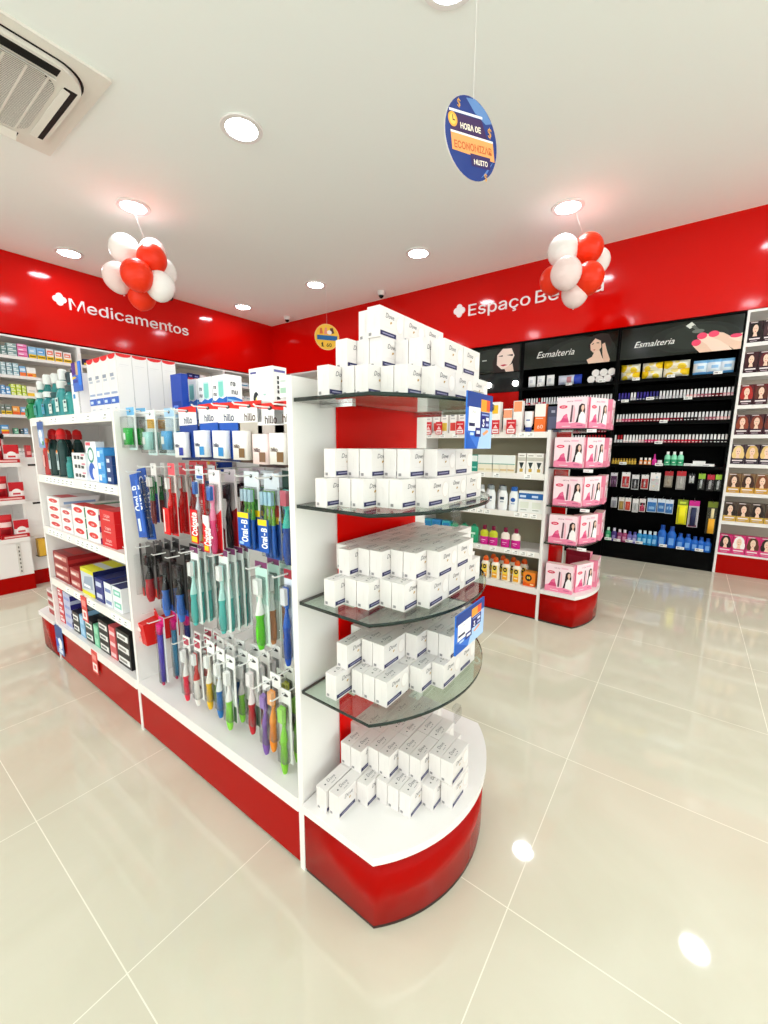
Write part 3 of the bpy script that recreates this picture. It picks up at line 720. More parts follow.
def pouch(key, card, sq, pc, desc, lc='22305A'):
    w, h = .098, .155
    b = MB(); b.prism(rrect(-.016, -.014, .058, .024, .009, 3), -h + .02, -h * .40, MM(pc), None, True)
    b.decor((-.043, -.0264, -h + .02), (1, 0, 0), (0, 0, 1), .054, h * .60 - .02, [('r', .55, .08, .98, .40, sq), ('t', '*hillo', .40, .5, .18, lc, .85)])
    PK[key] = (pack('floss_pack', 'dental floss', w, h, (card, [('r', 0, .66, 1, 1.0, 'EDEBEC'), ('p', [(0, .93), (1, .88), (1, 1), (0, 1)], 'E02A22'), ('t', '*hillo', .52, .77, .16, lc, .86), ('r', 0, 0, 1, .05, lc)]), [('pouch', b.mesh('pouch'))]), desc)
pouch('pnavy', '1C3F90', '2A3C9A', 'F3F2F4', 'navy hanging pouch pack with red header'); pouch('pblue', '1E56B6', '2F86C4', 'F3F4F6', 'blue hanging pouch pack with red header'); pouch('pbeige', 'BDB4AA', '7A5A38', 'EFEAE6', 'beige hanging pouch pack with red header', '5A4438'); pouch('ppink', 'B8AEA8', '7E5C46', 'F4DCDC', 'grey and pink hanging pouch pack with red header', '4A3A3A')
b = MB()
b.add([(-.036, 0, -.02), (.036, 0, -.02), (.036, 0, -.115), (-.036, 0, -.115), (0, 0, .012)] + [(-.03, -.06, -.03), (.03, -.06, -.03), (.03, -.05, -.115), (-.03, -.05, -.115)],
      [(0, 1, 2, 3), (0, 4, 1), (5, 8, 7, 6), (0, 3, 8, 5), (1, 6, 7, 2), (3, 2, 7, 8), (0, 5, 6), (0, 6, 1)], M('D8201C', .3))
b.decor((-.03, -.0602, -.113), (1, 0, 0), (0, .0, 1), .06, .08, [('e', .5, .75, .2, .12, 'F4DAD6'), ('r', .2, .3, .8, .36, 'F0B0A8'), ('r', .2, .18, .7, .24, 'F0B0A8')], .0006)
PK['redbox'] = (Kind('hanging_carton', 'carton', b.mesh('hanging_carton'), (), .12, .09, .06), 'red tapered hanging carton')

HOOKN = {}
def hook(px, py, kinds, row, sp=.032, X=.668, tilt=0.0):
    """a wire hook whose front pack hangs where the sight line meets its plane"""
    y, z = at_x(px, py, X)
    xe = GX + GW / 2 - .012
    XF = X - .048
    ro = (GX + GW / 2, 1.6085)
    b = MB()
    b.tube([(XF - ro[0], y - ro[1], z + .006), (XF + .006 - ro[0], y - ro[1], z + .0015), (xe - ro[0], y - ro[1], z + .0015)], .0021, M('F0F0EE', .3), 6)
    b.box(xe - ro[0] - .003, xe - ro[0], y - ro[1] - .014, y - ro[1] + .014, z - .012, z + .014, WHITE)
    link('peg_hook', b.mesh('peg_hook'), gon)
    HOOKN[row] = HOOKN.get(row, 0) + 1
    cnt = {}
    for i, k in enumerate(kinds):
        K, desc = PK[k]
        o = K.put((X + i * sp, y, z), FX + (random.uniform(-.12, .12) if i else 0), f'{desc}, {NUM[i]} on {NUM[HOOKN[row] - 1]} hook, {row} hook row', 'packs on the peg hooks', ry=0)
        o.rotation_euler.rotate_axis('Y', tilt + random.uniform(-.02, .02))
TH = .035
hook(130, 411, ['flossgreen'] * 2, 'top', .035)
hook(150, 414, ['flossteal'] * 2, 'top', .035)
hook(169, 412, ['flosssky'] * 2, 'top', .035)
hook(187, 411, ['pnavy'] * 2, 'top', .04)
hook(208, 408, ['pblue'], 'top', .04)
hook(228, 407, ['pblue'], 'top', .04)
hook(249, 406, ['pbeige'], 'top', .04)
hook(270, 408, ['ppink'], 'top', .04)
hook(288, 406, ['pbeige'], 'top', .04)
hook(141, 472, ['tube'], 'second', .03, .668, -.16)
hook(153, 467, ['slim'] * 2, 'second', .03)
hook(171, 467, ['red'] * 5, 'second', .036)
hook(199, 470, ['redw'] * 2, 'second', .04)
hook(214, 474, ['pink', 'blackr', 'blackr', 'blackr'], 'second', .05)
hook(251, 476, ['oral'] * 2, 'second', .05)
hook(271, 478, ['oral2'] * 2, 'second', .05)
hook(289, 476, ['tealdark'], 'second', .04)
hook(137, 546, ['blackhead'] * 4, 'third', .024)
hook(150, 546, ['blackhead'] * 4, 'third', .03)
hook(166, 553, ['blackblue'] * 4, 'third', .032)
hook(180, 556, ['blackblue', 'blackhead'], 'third', .035)
hook(194, 551, ['teal'] * 4, 'third', .024)
hook(223, 554, ['teal'] * 4, 'third', .024)
hook(261, 566, ['lime', 'orangeb', 'orangeb'], 'third', .04)
hook(288, 574, ['cobalt'], 'third', .04)
hook(155, 611, ['redbox'] * 2, 'fourth', .075, .70)
hook(161, 620, ['longviolet', 'longsteel', 'longnavy'], 'fourth', .05)
hook(186, 640, ['kidred'] + ['kidwhite'] * 2, 'fourth', .04)
hook(197, 643, ['kidwhite'] * 3, 'fourth', .035)
hook(210, 645, ['kidyellow'] * 3, 'fourth', .035)
hook(220, 652, ['kidblue'] * 3, 'fourth', .035)
hook(230, 660, ['kidlime'] * 3, 'fourth', .045)
hook(253, 660, ['kidcrimson'] * 3, 'fourth', .04)
hook(267, 682, ['purple', 'olive'], 'fourth', .05)
hook(275, 678, ['orange', 'olive'], 'fourth', .05)
hook(285, 694, ['leaf', 'leaf'], 'fourth', .05)

# ================================================================== GOODS ON SHELVES
_K = {}
def carton(name, cat, w, d, h, col, fr=(), le=(), tp=(), ri=()):
    key = (name, w, d, h, col, repr(fr), repr(le), repr(tp), repr(ri))
    if key not in _K:
        b = MB(); b.box(-w / 2, w / 2, -d / 2, d / 2, 0, h, M(col, .38))
        if fr: front(b, w, d, 0, h, fr)
        if le: lside(b, w, d, 0, h, le)
        if ri: rside(b, w, d, 0, h, ri)
        if tp: topside(b, w, d, h, tp)
        _K[key] = Kind(name, cat, b.mesh(name), (), h, w, d)
    return _K[key]
def bottle(name, cat, prof, cap, sy=.6, label=None, n=16):
    """prof/cap: [(r, z, hex)]; label: (width share, z0, z1, specs) printed on the front"""
    key = (name, repr(prof), repr(cap), sy, repr(label))
    if key not in _K:
        b = MB(); b.lathe([(r, z, M(c, .25)) for r, z, c in prof], 1, sy, n)
        if label:
            ws, z0, z1, sp = label; R = max(p[0] for p in prof)
            w = 2 * R * ws
            nb = 6
            for i in range(nb):      # label patch follows the curve of the bottle
                pass
            b.decor((-w / 2, -R * sy * 1.0, z0), (1, 0, 0), (0, 0, 1), w, z1 - z0, sp, .0008)
        parts = []
        if cap:
            c = MB(); c.lathe([(r, z, M(cc, .3)) for r, z, cc in cap], 1, max(sy, .75) if cap[0][0] < max(p[0] for p in prof) * .8 else sy, n)
            parts.append(('cap', c.mesh('cap')))
        _K[key] = Kind(name, cat, b.mesh(name), parts, max([p[1] for p in prof + (cap or [])]), 2 * max(p[0] for p in prof), 2 * max(p[0] for p in prof) * sy)
    return _K[key]
def yrange(pa, pb, X, z): return sorted((col_y(pa, X, z), col_y(pb, X, z)))
def stack_x(pa, pb, z, n, mk, lab, where, group, X=.64, deep=1, gap=.001):
    """n cartons one on another, ends to the aisle, filling the sight lines pa..pb on the shelf"""
    y0, y1 = yrange(pa, pb, X, z + .03)
    y0 = max(y0, 1.6235); y1 = min(y1, 2.4955)
    w = (y1 - y0) - .003
    K = mk(w)
    for q in range(deep):
        for i in range(n):
            place = 'alone' if n == 1 else ('topmost of stack' if i == n - 1 else ('lowest of stack' if i == 0 else f'{NUM[i]} of stack'))
            K.put((X + K.d / 2 + q * (K.d + .002), (y0 + y1) / 2, z + .0004 + i * (K.h + gap * .4)), FX, f'{lab}, {place}{"" if q == 0 else ", row behind"}, {where}', group)

# -- toothpaste section of the first gondola
OV = lambda c, t='Colgate': [('r', .06, .15, .94, .9, 'F4EFEE'), ('e', .5, .56, .36, .26, c, 14), ('t', t, .5, .56, .2, 'FFFFFF', .55)]
w4 = 'third gondola shelf'
gr = 'toothpaste cartons on the gondola shelves'
stack_x(49.5, 62, .697, 4, lambda w: carton('toothpaste_carton', 'carton', w, .16, .037, 'E9E2E2', OV('D23A3A'), (), [('r', .1, .1, .9, .5, 'D8505A')], [('r', .1, .2, .9, .5, '8FA3C8')]), 'white toothpaste carton with small red oval', w4, gr)
stack_x(62.5, 73, .697, 3, lambda w: carton('toothpaste_carton', 'carton', w, .16, .036, 'EDE8EA', OV('CE4446'), (), [('r', .1, .1, .6, .9, 'C9CFE0')], [('r', .1, .2, .9, .5, '6F7FB0')]), 'white toothpaste carton beside the tall white stack', w4, gr)
stack_x(74, 86.5, .697, 3, lambda w: carton('toothpaste_carton', 'carton', w, .17, .046, 'F2EDEA', OV('D6201E'), (), [('r', .0, .0, 1, .3, 'D6201E'), ('r', .6, .3, 1, 1, '2F8A62')], [('r', .0, .0, 1, .9, '2F8A62')]), 'white and green toothpaste carton with red oval', w4, gr)
stack_x(87.5, 100.5, .697, 3, lambda w: carton('toothpaste_carton', 'carton', w, .17, .047, 'F0EBEA', OV('D6201E'), (), [('r', .0, .0, 1, .4, 'C92A28')], [('r', 0, 0, 1, .5, '8C3A74')]), 'white toothpaste carton with red oval beside red stack', w4, gr)
stack_x(102, 116.5, .697, 3, lambda w: carton('toothpaste_carton', 'carton', w, .17, .048, 'D3161C', [('t', 'Colgate', .5, .6, .32, 'F7E4E2', .8), ('r', .2, .2, .7, .28, 'F0B8B4')], (), [('r', .1, .1, .9, .4, 'E8545A')]), 'red toothpaste carton beside the divider panel', w4, gr)
w3 = 'fourth gondola shelf'
stack_x(55, 70, .438, 3, lambda w: carton('toothpaste_carton', 'carton', w, .17, .045, '8E1C1E', [('r', .08, .3, .9, .75, 'C98A80'), ('r', .12, .4, .6, .6, 'F0DAD4')], (), [('r', .1, .2, .9, .5, 'B8302E')], [('r', 0, .2, 1, .6, 'B02A2A')]), 'dark red boxed toothpaste carton', w3, gr)
stack_x(71, 81, .438, 2, lambda w: carton('toothpaste_carton', 'carton', w, .17, .045, '9C2A2C', [('r', .08, .3, .9, .75, 'D09A92'), ('r', .12, .4, .6, .6, 'F0DAD4')], (), [('r', .1, .2, .9, .5, '6A1416')]), 'dark red toothpaste carton beside tall yellow-topped carton', w3, gr)
for i, (a, c2) in enumerate(((82, 95),)):
    stack_x(a, c2, .438, 1, lambda w: carton('toothpaste_carton', 'carton', w, .16, .118, 'C9CFD8', [('r', 0, .86, 1, 1, 'D9D426'), ('r', .0, 0, 1, .14, 'E2D820'), ('p', [(.1, .2), (.9, .3), (.9, .8), (.3, .7)], '9AA8BC'), ('r', .2, .3, .7, .4, 'F4F4F6')], (), [('r', 0, 0, 1, .3, 'E2DC2A'), ('r', 0, .5, 1, .8, 'D8D430')], [('r', 0, 0, 1, 1, '1C2052'), ('r', .2, .55, .8, .62, 'C8C8DE')]), 'tall silver carton with yellow top and base', w3, gr)
stack_x(96, 104, .438, 2, lambda w: carton('toothpaste_carton', 'carton', w, .16, .05, '2A357E', [('r', .1, .3, .8, .7, 'C9CFE6')], (), [('r', .1, .1, .9, .9, '20265E')], [('r', .1, .1, .9, .9, 'E6EAF0')]), 'navy toothpaste carton beside the tall silver carton', w3, gr)
stack_x(105, 112.5, .438, 2, lambda w: carton('toothpaste_carton', 'carton', w, .16, .05, 'E4E8EE', [('r', .1, .2, .9, .5, '7A8AB8')], (), [('r', .0, .0, 1, .9, '20265E')]), 'white and navy toothpaste carton in the middle', w3, gr)
stack_x(113.5, 122.5, .438, 2, lambda w: carton('toothpaste_carton', 'carton', w, .16, .05, 'EEF0F2', [('r', .1, .25, .9, .75, '7FC4B4'), ('r', .25, .4, .75, .6, 'D8F0EA')], (), [('r', .0, .0, 1, .9, '262C66')]), 'white toothpaste carton with mint patch by the divider', w3, gr)
w5 = 'bottom gondola shelf'
stack_x(58.5, 65, .207, 4, lambda w: carton('toothpaste_carton', 'carton', w, .17, .044, 'C92A34', [('r', .1, .15, .9, .5, 'EAD2D8'), ('r', .1, .6, .6, .8, 'F4E6E8')], (), [('r', .1, .1, .9, .4, 'D8404A')]), 'red and white toothpaste carton beside the far end', w5, gr)
stack_x(65.5, 72.5, .207, 4, lambda w: carton('toothpaste_carton', 'carton', w, .17, .043, 'B8BCD8', [('r', .1, .15, .9, .5, '8E9AD0')], (), [('r', .1, .1, .9, .9, '3A2A6E')], [('r', 0, .2, 1, .8, '2E2A78')]), 'lilac toothpaste carton with violet sides', w5, gr)
BKC = lambda a: [('r', .08, .22, .9, .72, 'E6E6E4'), ('r', .14, .34, .7, .56, a)]
stack_x(73.5, 80, .207, 2, lambda w: carton('toothpaste_carton', 'carton', w, .17, .05, '1E1D20', BKC('4A4A4E'), (), [('r', .1, .3, .9, .6, '8A8A8C')]), 'black and white toothpaste carton next to lilac stack', w5, gr)
stack_x(80.5, 85.5, .207, 2, lambda w: carton('toothpaste_carton', 'carton', w, .17, .052, '7FB2D8', [('r', .1, .2, .8, .8, 'A6CCE8')], (), [('r', .1, .1, .9, .9, '8ABCE0')]), 'light blue toothpaste carton between black stacks', w5, gr)
stack_x(86, 94, .207, 2, lambda w: carton('toothpaste_carton', 'carton', w, .17, .052, '1C1F20', BKC('2F6A54'), (), [('r', .1, .3, .9, .6, '5A6A64')]), 'black and green toothpaste carton', w5, gr)
stack_x(94.5, 99.5, .207, 2, lambda w: carton('toothpaste_carton', 'carton', w, .17, .05, '6FBE98', [('r', .1, .2, .8, .8, '9AD8B8')], (), [('r', .1, .1, .9, .9, '4A9A78')]), 'mint green toothpaste carton', w5, gr)
stack_x(100, 110, .207, 3, lambda w: carton('toothpaste_carton', 'carton', w, .17, .047, '19191B', BKC('6A6A6C'), (), [('r', .1, .3, .9, .6, '8A8A88')]), 'black toothpaste carton with white panel in the middle', w5, gr)
stack_x(110.5, 117, .207, 3, lambda w: carton('toothpaste_carton', 'carton', w, .17, .047, 'D0545A', [('r', .1, .2, .9, .55, 'F0C6C8')], (), [('r', .1, .2, .9, .6, 'C23A40')]), 'coral red toothpaste carton', w5, gr)
stack_x(118, 131.5, .207, 3, lambda w: carton('toothpaste_carton', 'carton', w, .17, .05, '1B1A1C', BKC('8E8A86'), (), [('r', .1, .3, .9, .6, '9A9694')]), 'black toothpaste carton with white panel beside divider', w5, gr)
w2 = 'second gondola shelf'
stack_x(73.5, 87, .948, 3, lambda w: carton('small_carton', 'carton', w, .10, .036, 'ECECEC', [('r', .15, .3, .35, .7, '3A3A3C'), ('r', .42, .3, .58, .7, '3A3A3C'), ('r', .65, .3, .85, .6, '3A3A3C'), ('r', .7, .7, .95, .9, 'D88A9A')], (), [('r', .1, .1, .9, .3, 'C8C8CC')]), 'small white carton with black lettering', w2, gr)
y0, y1 = yrange(87.5, 98, .65, 1.0)
carton('brush_head_pack', 'carton', y1 - y0 - .002, .03, .155, 'EEF0F4', [('e', .45, .66, .3, .2, '3A8A7A', 14), ('e', .45, .66, .22, .14, 'DDEBE8', 14), ('e', .45, .25, .3, .22, '2F5FC0', 14), ('e', .62, .2, .14, .14, 'F4F6FA', 10), ('r', .05, .9, .5, .98, 'E05A6A')]).put((.665, (y0 + y1) / 2, .9484), FX, 'tall white pack with green ring and blue oval on second gondola shelf', gr)
stack_x(98.5, 106, .948, 3, lambda w: carton('small_carton', 'carton', w, .11, .044, '3F96DC', [('r', .1, .2, .45, .7, 'E8F2FA'), ('r', .5, .5, .9, .8, '7FC0F0')], (), [('r', 0, 0, 1, 1, '4AA0E2')]), 'sky blue carton', w2, gr)
stack_x(107, 113.5, .948, 3, lambda w: carton('small_carton', 'carton', w, .11, .034, '1E3F7A', [('r', .15, .3, .6, .7, 'DCE6F4')], (), ()), 'dark blue carton beside divider panel', w2, gr)
MW = lambda c, c2: bottle('mouthwash_bottle', 'mouthwash bottle', [(.030, 0, c), (.032, .01, c), (.032, .12, c), (.024, .15, c2), (.013, .165, c2)], [(.024, .165, 'C2161A'), (.026, .185, 'D81C1E'), (.020, .205, 'DE2A24'), (.006, .212, 'DE2A24')], .7, (.5, .02, .12, [('r', .1, .1, .9, .9, 'B8C8CC'), ('r', .2, .5, .8, .8, '4A6A6E'), ('e', .5, .9, .3, .08, 'E88A2A')]))
for i, (px, X, c) in enumerate(((56, .665, '17332F'), (64.5, .665, '1C3A38'), (70, .74, '16302E'), (80, .76, '15302E'))):
    MW(c, '2A4A48').put((X, col_y(px, X, 1.0), .9484), FX, f'dark green mouthwash bottle with red dome cap, {NUM[i]} from left, second gondola shelf', 'red-capped mouthwash bottles')
bottle('mouthwash_bottle', 'mouthwash bottle', [(.026, 0, 'B0302E'), (.027, .01, 'B0302E'), (.027, .11, 'C23A34'), (.012, .15, 'B0302E')], [(.014, .15, 'E06A2A'), (.014, .17, 'E06A2A')], .7, (.6, .03, .1, [('r', .1, .1, .9, .9, 'E0A09A')])).put((.66, col_y(49.5, .66, 1.0), .9484), FX, 'red mouthwash bottle with orange cap at end of second gondola shelf', 'red-capped mouthwash bottles')
bottle('mouthwash_bottle', 'mouthwash bottle', [(.018, 0, '2A8A88'), (.018, .06, '2A8A88'), (.010, .075, '2A8A88')], [(.012, .075, '2F7F7C'), (.012, .09, '2F7F7C')], .8).put((.655, col_y(71, .655, .98), .9484), FX, 'tiny teal bottle beside small white cartons, second gondola shelf', 'red-capped mouthwash bottles')

# top shelf: teal mouthwash bottles and tall white cartons
def teal(i, px, X, hgt, col, lab, capc, desc):
    hh = hgt
    K = bottle('mouthwash_bottle', 'mouthwash bottle', [(.030, 0, col), (.033, .006, col), (.033, hh * .55, col), (.027, hh * .68, col), (.016, hh * .78, col), (.015, hh * .80, col)],
               [(.022, hh * .79, capc), (.024, hh * .97, capc), (.018, hh, capc)], .72, (.62, hh * .14, hh * .52, [('r', .05, .0, .95, 1, lab), ('r', .3, .72, .8, .9, '1E3A4A'), ('r', .2, .3, .8, .4, '5A8A92')]))
    K.put((X, col_y(px, X, 1.25), 1.2074), FX, f'{desc} mouthwash bottle, {NUM[i]} from left, top gondola shelf', 'teal mouthwash bottles on the top shelf')
for i, q in enumerate(((32.5, .66, .10, '1F7A44', '2E8A50', '2A6A40', 'short green'), (41.5, .665, .12, '2A8A86', '3A9A94', 'CFD4D2', 'teal'), (49.5, .66, .115, '1F7276', '3A8FB0', 'D6DAD8', 'deep teal'), (57, .655, .105, '2A7E80', 'D6E2DE', '1E4A4C', 'dark-capped teal'),
                      (64, .665, .15, '3A8E90', 'CFE2DE', 'D4D8D6', 'tall pale-labelled teal'), (72, .665, .125, '2F8A88', 'C6DED8', '3A4A4C', 'teal mint-labelled'))):
    teal(i, *q)
for i, q in enumerate(((44, .74, .20, '2A8076', 'DCE23A', 'D8DAD8', 'rear yellow-labelled teal'), (51, .755, .23, '25706E', 'C8DADA', 'DADCDA', 'rear tall clear-capped teal'), (59, .755, .225, '2A7A78', 'D8DCDC', 'D8D8D6', 'rear teal'), (66.5, .755, .235, '2E7C7E', 'E0E43A', 'DADCDA', 'rear tall yellow-labelled teal'), (73.5, .76, .215, '22606A', 'C8DADA', '2A3A40', 'rear dark-capped teal'))):
    teal(i, *q)
bottle('mouthwash_bottle', 'mouthwash bottle', [(.028, 0, '2A1E34'), (.030, .006, '2A1E34'), (.030, .11, '2A1E34'), (.014, .155, '2A1E34')], [(.018, .155, '18141C'), (.018, .19, '18141C')], .6).put((.69, col_y(78, .69, 1.25), 1.2074), FX, 'dark purple mouthwash bottle beside the tall white cartons', 'teal mouthwash bottles on the top shelf')
wc, dc, hc = .062, .051, .196
fr = [('e', .5, 1.0, .52, .085, 'D6252A', 18), ('r', 0, 1.0, 1, 1.1, 'F4F1F1'), ('r', .12, .62, .6, .68, '8E96A8'), ('r', .2, .56, .7, .6, 'B4BAC8'), ('r', .1, .32, .9, .36, '9AA8C8'), ('r', 0, .15, 1, .27, '3A66BE'), ('r', .1, .18, .5, .23, 'C6D4F0'), ('r', .3, .06, .7, .08, 'B8BCC8')]
fr = [q for q in fr if not (q[0] == 'r' and q[2] >= 1)]
fr[0] = ('p', [(0, 1), (.06, .95), (.25, .92), (.5, .912), (.75, .92), (.94, .95), (1, 1)], 'D6252A')
rt = [('p', [(0, 1), (.06, .962), (.25, .944), (.5, .938), (.75, .944), (.94, .962), (1, 1)], 'D6252A'), ('r', .18, .81, .8, .82, 'D8D4D6'), ('r', .18, .78, .6, .786, 'DCD8DA'), ('r', .0, .0, .02, 1, 'D2CED0')]
TW = carton('brush_carton', 'carton', wc, dc, hc, 'E4E0E0', fr, (), [('r', 0, 0, 1, .5, 'E05A5E')], rt)
for i in range(4):
    for j in range(4):
        if i > 0 and j > 0: continue
        TW.put((.655 + dc / 2 + j * (dc + .001), 1.622 + wc / 2 + i * (wc + .0015), 1.2074), FX, f'tall white carton with red arc top, {NUM[i]} along the aisle, {NUM[j]} deep, top shelf', 'tall white cartons with red arcs')
carton('brush_carton', 'carton', .058, .06, .17, 'F1F0F2', [('r', .2, .4, .6, .5, '3A8AC8'), ('r', .1, .7, .8, .74, 'C8CCD4')]).put((.69, col_y(84, .69, 1.27), 1.2074), FX, 'plain white carton with small blue square beside tall arc-topped cartons', 'tall white cartons with red arcs')
# a promo tag standing by the cartons
y, z = at_x(78, 377, .655)
t = thing('promo_tag', (.652, y, 1.2084), FX, 'violet, yellow and blue promo tag rising between the bottles and white cartons', 'promo sign')
b = MB(); b.prism([(-.004, -.001), (.004, -.001), (.004, .001), (-.004, .001)], 0, .10, CLEAR); link('stalk', b.mesh('stalk'), t)
b = MB(); b.box(-.045, .045, -.0015, .0015, .09, .20, M('1F5FC0', .3))
b.decor((-.045, -.0015, .09), (1, 0, 0), (0, 0, 1), .09, .11, [('p', [(0, .55), (.45, .6), (.45, 1), (0, 1)], '4A2A86'), ('r', .45, .55, .7, 1, 'C8A878'), ('r', .7, .2, 1, 1, '2A7AE0'), ('r', .1, .3, .6, .4, '2A3A9A'), ('p', [(.0, .5), (.3, .52), (.5, .47), (.0, .42)], 'F0C83A')])
link('tag', b.mesh('tag'), t)

# red and blue promo tags hanging from the shelf edges
def edge_tag(px, z, w, h, cols, lab, X=GX - .003):
    y = col_y(px, X, z - h / 2)
    t = thing('shelf_tag', (X, y, z - h), FX, lab, 'price tag', 'promo tags on shelf edges')
    b = MB(); b.box(-w / 2, w / 2, -.001, .001, 0, h, M(cols[0], .35)); front(b, w, .002, 0, h, cols[1]); link('card', b.mesh('card'), t)
    link('clip', MB().box(-w * .15, w * .15, .001, .003, h - .004, h + .006, CLEAR).mesh('clip'), t)
rtag = ('D83A34', [('r', .1, .08, .9, .45, 'F2E4E2'), ('r', .15, .6, .85, .85, 'E8918A'), ('r', .3, .18, .7, .36, 'D8706A')])
edge_tag(84.5, .438, .06, .115, rtag, 'red price tag hanging from the fourth gondola shelf by yellow-topped carton')
edge_tag(95, .200, .06, .105, rtag, 'red price tag hanging from the bottom gondola shelf edge')
btag = ('7F9CCB', [('r', 0, .7, 1, 1, '3A5A9A'), ('e', .45, .5, .3, .2, 'EAF0F8'), ('e', .5, .3, .25, .15, 'CFE0F2'), ('r', .6, .1, .9, .25, '4A8A5A')])
edge_tag(41, 1.19, .075, .115, btag, 'blue promo tag hanging from the top gondola shelf end')
edge_tag(59.5, .190, .10, .15, ('5A7AB8', [('r', 0, .55, 1, 1, '2F4A86'), ('e', .6, .4, .3, .2, 'F0F2F8'), ('p', [(0, .2), (.5, .3), (.3, .5), (0, .5)], '2A5AC0'), ('r', .3, .05, .9, .2, 'DDE6F4')]), 'blue promo tag hanging over the red kickboard')
# carton stack on the far end display
for i in range(3):
    for j in range(2):
        carton('toothpaste_carton', 'carton', .07, .05, .045, 'C9B8B4', [('r', .1, .1, .9, .6, 'A83A3C'), ('r', .1, .7, .9, .9, 'F0E6E4')], [('r', .1, .1, .9, .6, 'A83A3C')]).put((.665 + .0, 2.575 + j * .056, .2074 + i * .0455), FX, f'red and white carton on the far end base, {NUM[i]} up, {NUM[j]} row', 'cartons on the far end display')

# -- things standing on the ledge above the peg hooks
zt = 1.2074
LW = 'on the ledge over the peg hooks'
carton('blue_carton', 'carton', .072, .025, .135, '1C3FA0', [('r', .1, .1, .9, .3, '16338A'), ('r', .15, .14, .6, .2, '5A7AD0')], (), [('r', 0, 0, 1, 1, '2A4AB0')]).put((.815, col_y(176, .80, 1.27), zt), FX, 'plain deep blue carton ' + LW, 'cartons over the peg hooks')
rn = [('p', [(0, 0), (1, 0), (1, .42), (.7, .36), (.45, .40), (.2, .32), (0, .34)], '2668C2'), ('p', [(0, .1), (1, .16), (1, .2), (0, .14)], '5A94DC'), ('r', .40, .40, .80, .86, 'BFE4DC'), ('p', [(.44, .46), (.6, .40), (.76, .46), (.76, .82), (.44, .82)], '7FCBBE'), ('e', .55, .1, .12, .13, 'F2F6FA'), ('t', '*re', .18, .72, .15, '3A3A44'), ('t', '*nu', .18, .53, .15, '3A3A44')]
rr = [('p', [(0, 0), (1, 0), (1, .36), (.5, .42), (0, .40)], '2F78CE'), ('p', [(0, .30), (1, .26), (1, .31), (0, .35)], '8FC0EE'), ('t', '*re', .42, .80, .18, '3A3A46', .6), ('t', '*nu', .5, .58, .18, '3A3A46', .7), ('r', .2, .1, .8, .14, '9AC6F0'), ('r', .2, .18, .7, .21, '9AC6F0')]
RN = carton('lens_solution_carton', 'carton', .085, .06, .125, 'F4F2F2', rn, (), (), rr)
for i, px in enumerate((189.5, 204, 218.5)):
    RN.put((.895, col_y(px, .86, 1.27), zt), FX, f'white and blue lens solution carton, {NUM[i]} from left, {LW}', 'lens solution cartons')
K = carton('device_carton', 'carton', .108, .05, .11, 'F3F2F1', [('r', .06, .86, .32, .91, '5A5A96'), ('r', .4, .87, .9, .885, 'C8C8CC'), ('e', .28, .22, .12, .17, '2A2E34', 14), ('e', .32, .16, .07, .1, 'E8D83A', 10), ('e', .36, .2, .06, .1, 'F0F0EE', 10), ('e', .7, .34, .12, .12, 'E0E6E4', 12), ('r', .6, .28, .7, .32, 'A8C8BC')], (), [('r', 0, 0, 1, 1, 'F6F5F4')],
           [('r', .1, .86, .9, .92, '6A6AA8'), ('r', .3, .68, .48, .76, '3A3A3E'), ('r', .3, .56, .48, .64, '4A4A4E'), ('r', .3, .44, .48, .52, '3A3A3E'), ('r', .3, .32, .48, .40, '4A4A4E'), ('r', .25, .12, .5, .24, '2A2A2E'), ('r', .55, .5, .9, .51, 'B0B0B4')])
K.put((.825, col_y(261, .80, 1.26), zt), FX, 'large white appliance carton with dark device picture ' + LW, 'cartons over the peg hooks')
for i, px in enumerate((286,)):
    carton('small_carton', 'carton', .034, .05, .05, 'EEF0EE', [('r', .1, .2, .9, .45, 'A8C8B4'), ('r', .1, .7, .9, .8, 'C8D0CC')]).put((.70, col_y(px, .68, 1.22), zt), FX, f'small white and pale green carton by end panel, {LW}', 'cartons over the peg hooks')
b = MB(); b.box(-.1, .02, -.02, .02, 0, .032, M('D02A20', .4)); b.box(.02, .065, -.02, .02, 0, .032, M('E0A83A', .4)); b.box(.065, .11, -.02, .02, 0, .032, M('1F3F9A', .4))
y, z = at_x(212, 466, .86)
yy, zz = y, .985
o = thing('toothpaste_carton', (.85, yy, 1.003), FX, 'red, yellow and blue carton lying on hooks behind the brush packs', 'carton', None, b.mesh('toothpaste_carton'))

# ------------------------------------------------------------------ second gondola
X2 = G2 + .018
def shelf_row(items, X, z, rz, where, group):
    for it in items:
        K, px, lab = it[0], it[1], it[2]
        dx = it[3] if len(it) > 3 else 0
        x = X + K.d / 2 + dx
        K.put((x, col_y(px, X, z + K.h / 2), z + .0004), rz, f'{lab}, {where}', group)
gw = 'top shelf of the lotion gondola'
sunb = carton('sunscreen_carton', 'carton', .055, .04, .145, 'F3F0EC', [('r', 0, .62, 1, .95, 'F0A27A'), ('r', .1, .1, .5, .3, 'F4D8C8')])
rows = []
for i, px in enumerate((428.5, 436.5, 444.5, 453, 462)):
    rows.append((carton('sunscreen_carton', 'carton', .05, .05, .155, 'F2EEEA', [('r', .1, .1, .9, .45, ['E88A3A', 'D8463A', 'E0C050', 'D8403A', 'EAD8D0'][i]), ('r', .2, .6, .8, .66, 'C8C4C4'), ('r', .2, .72, .7, .78, '8E8E92')]), px, f'white boxed sunscreen carton, {NUM[i]} from left, {gw}'.replace(f', {gw}', ''), .0))
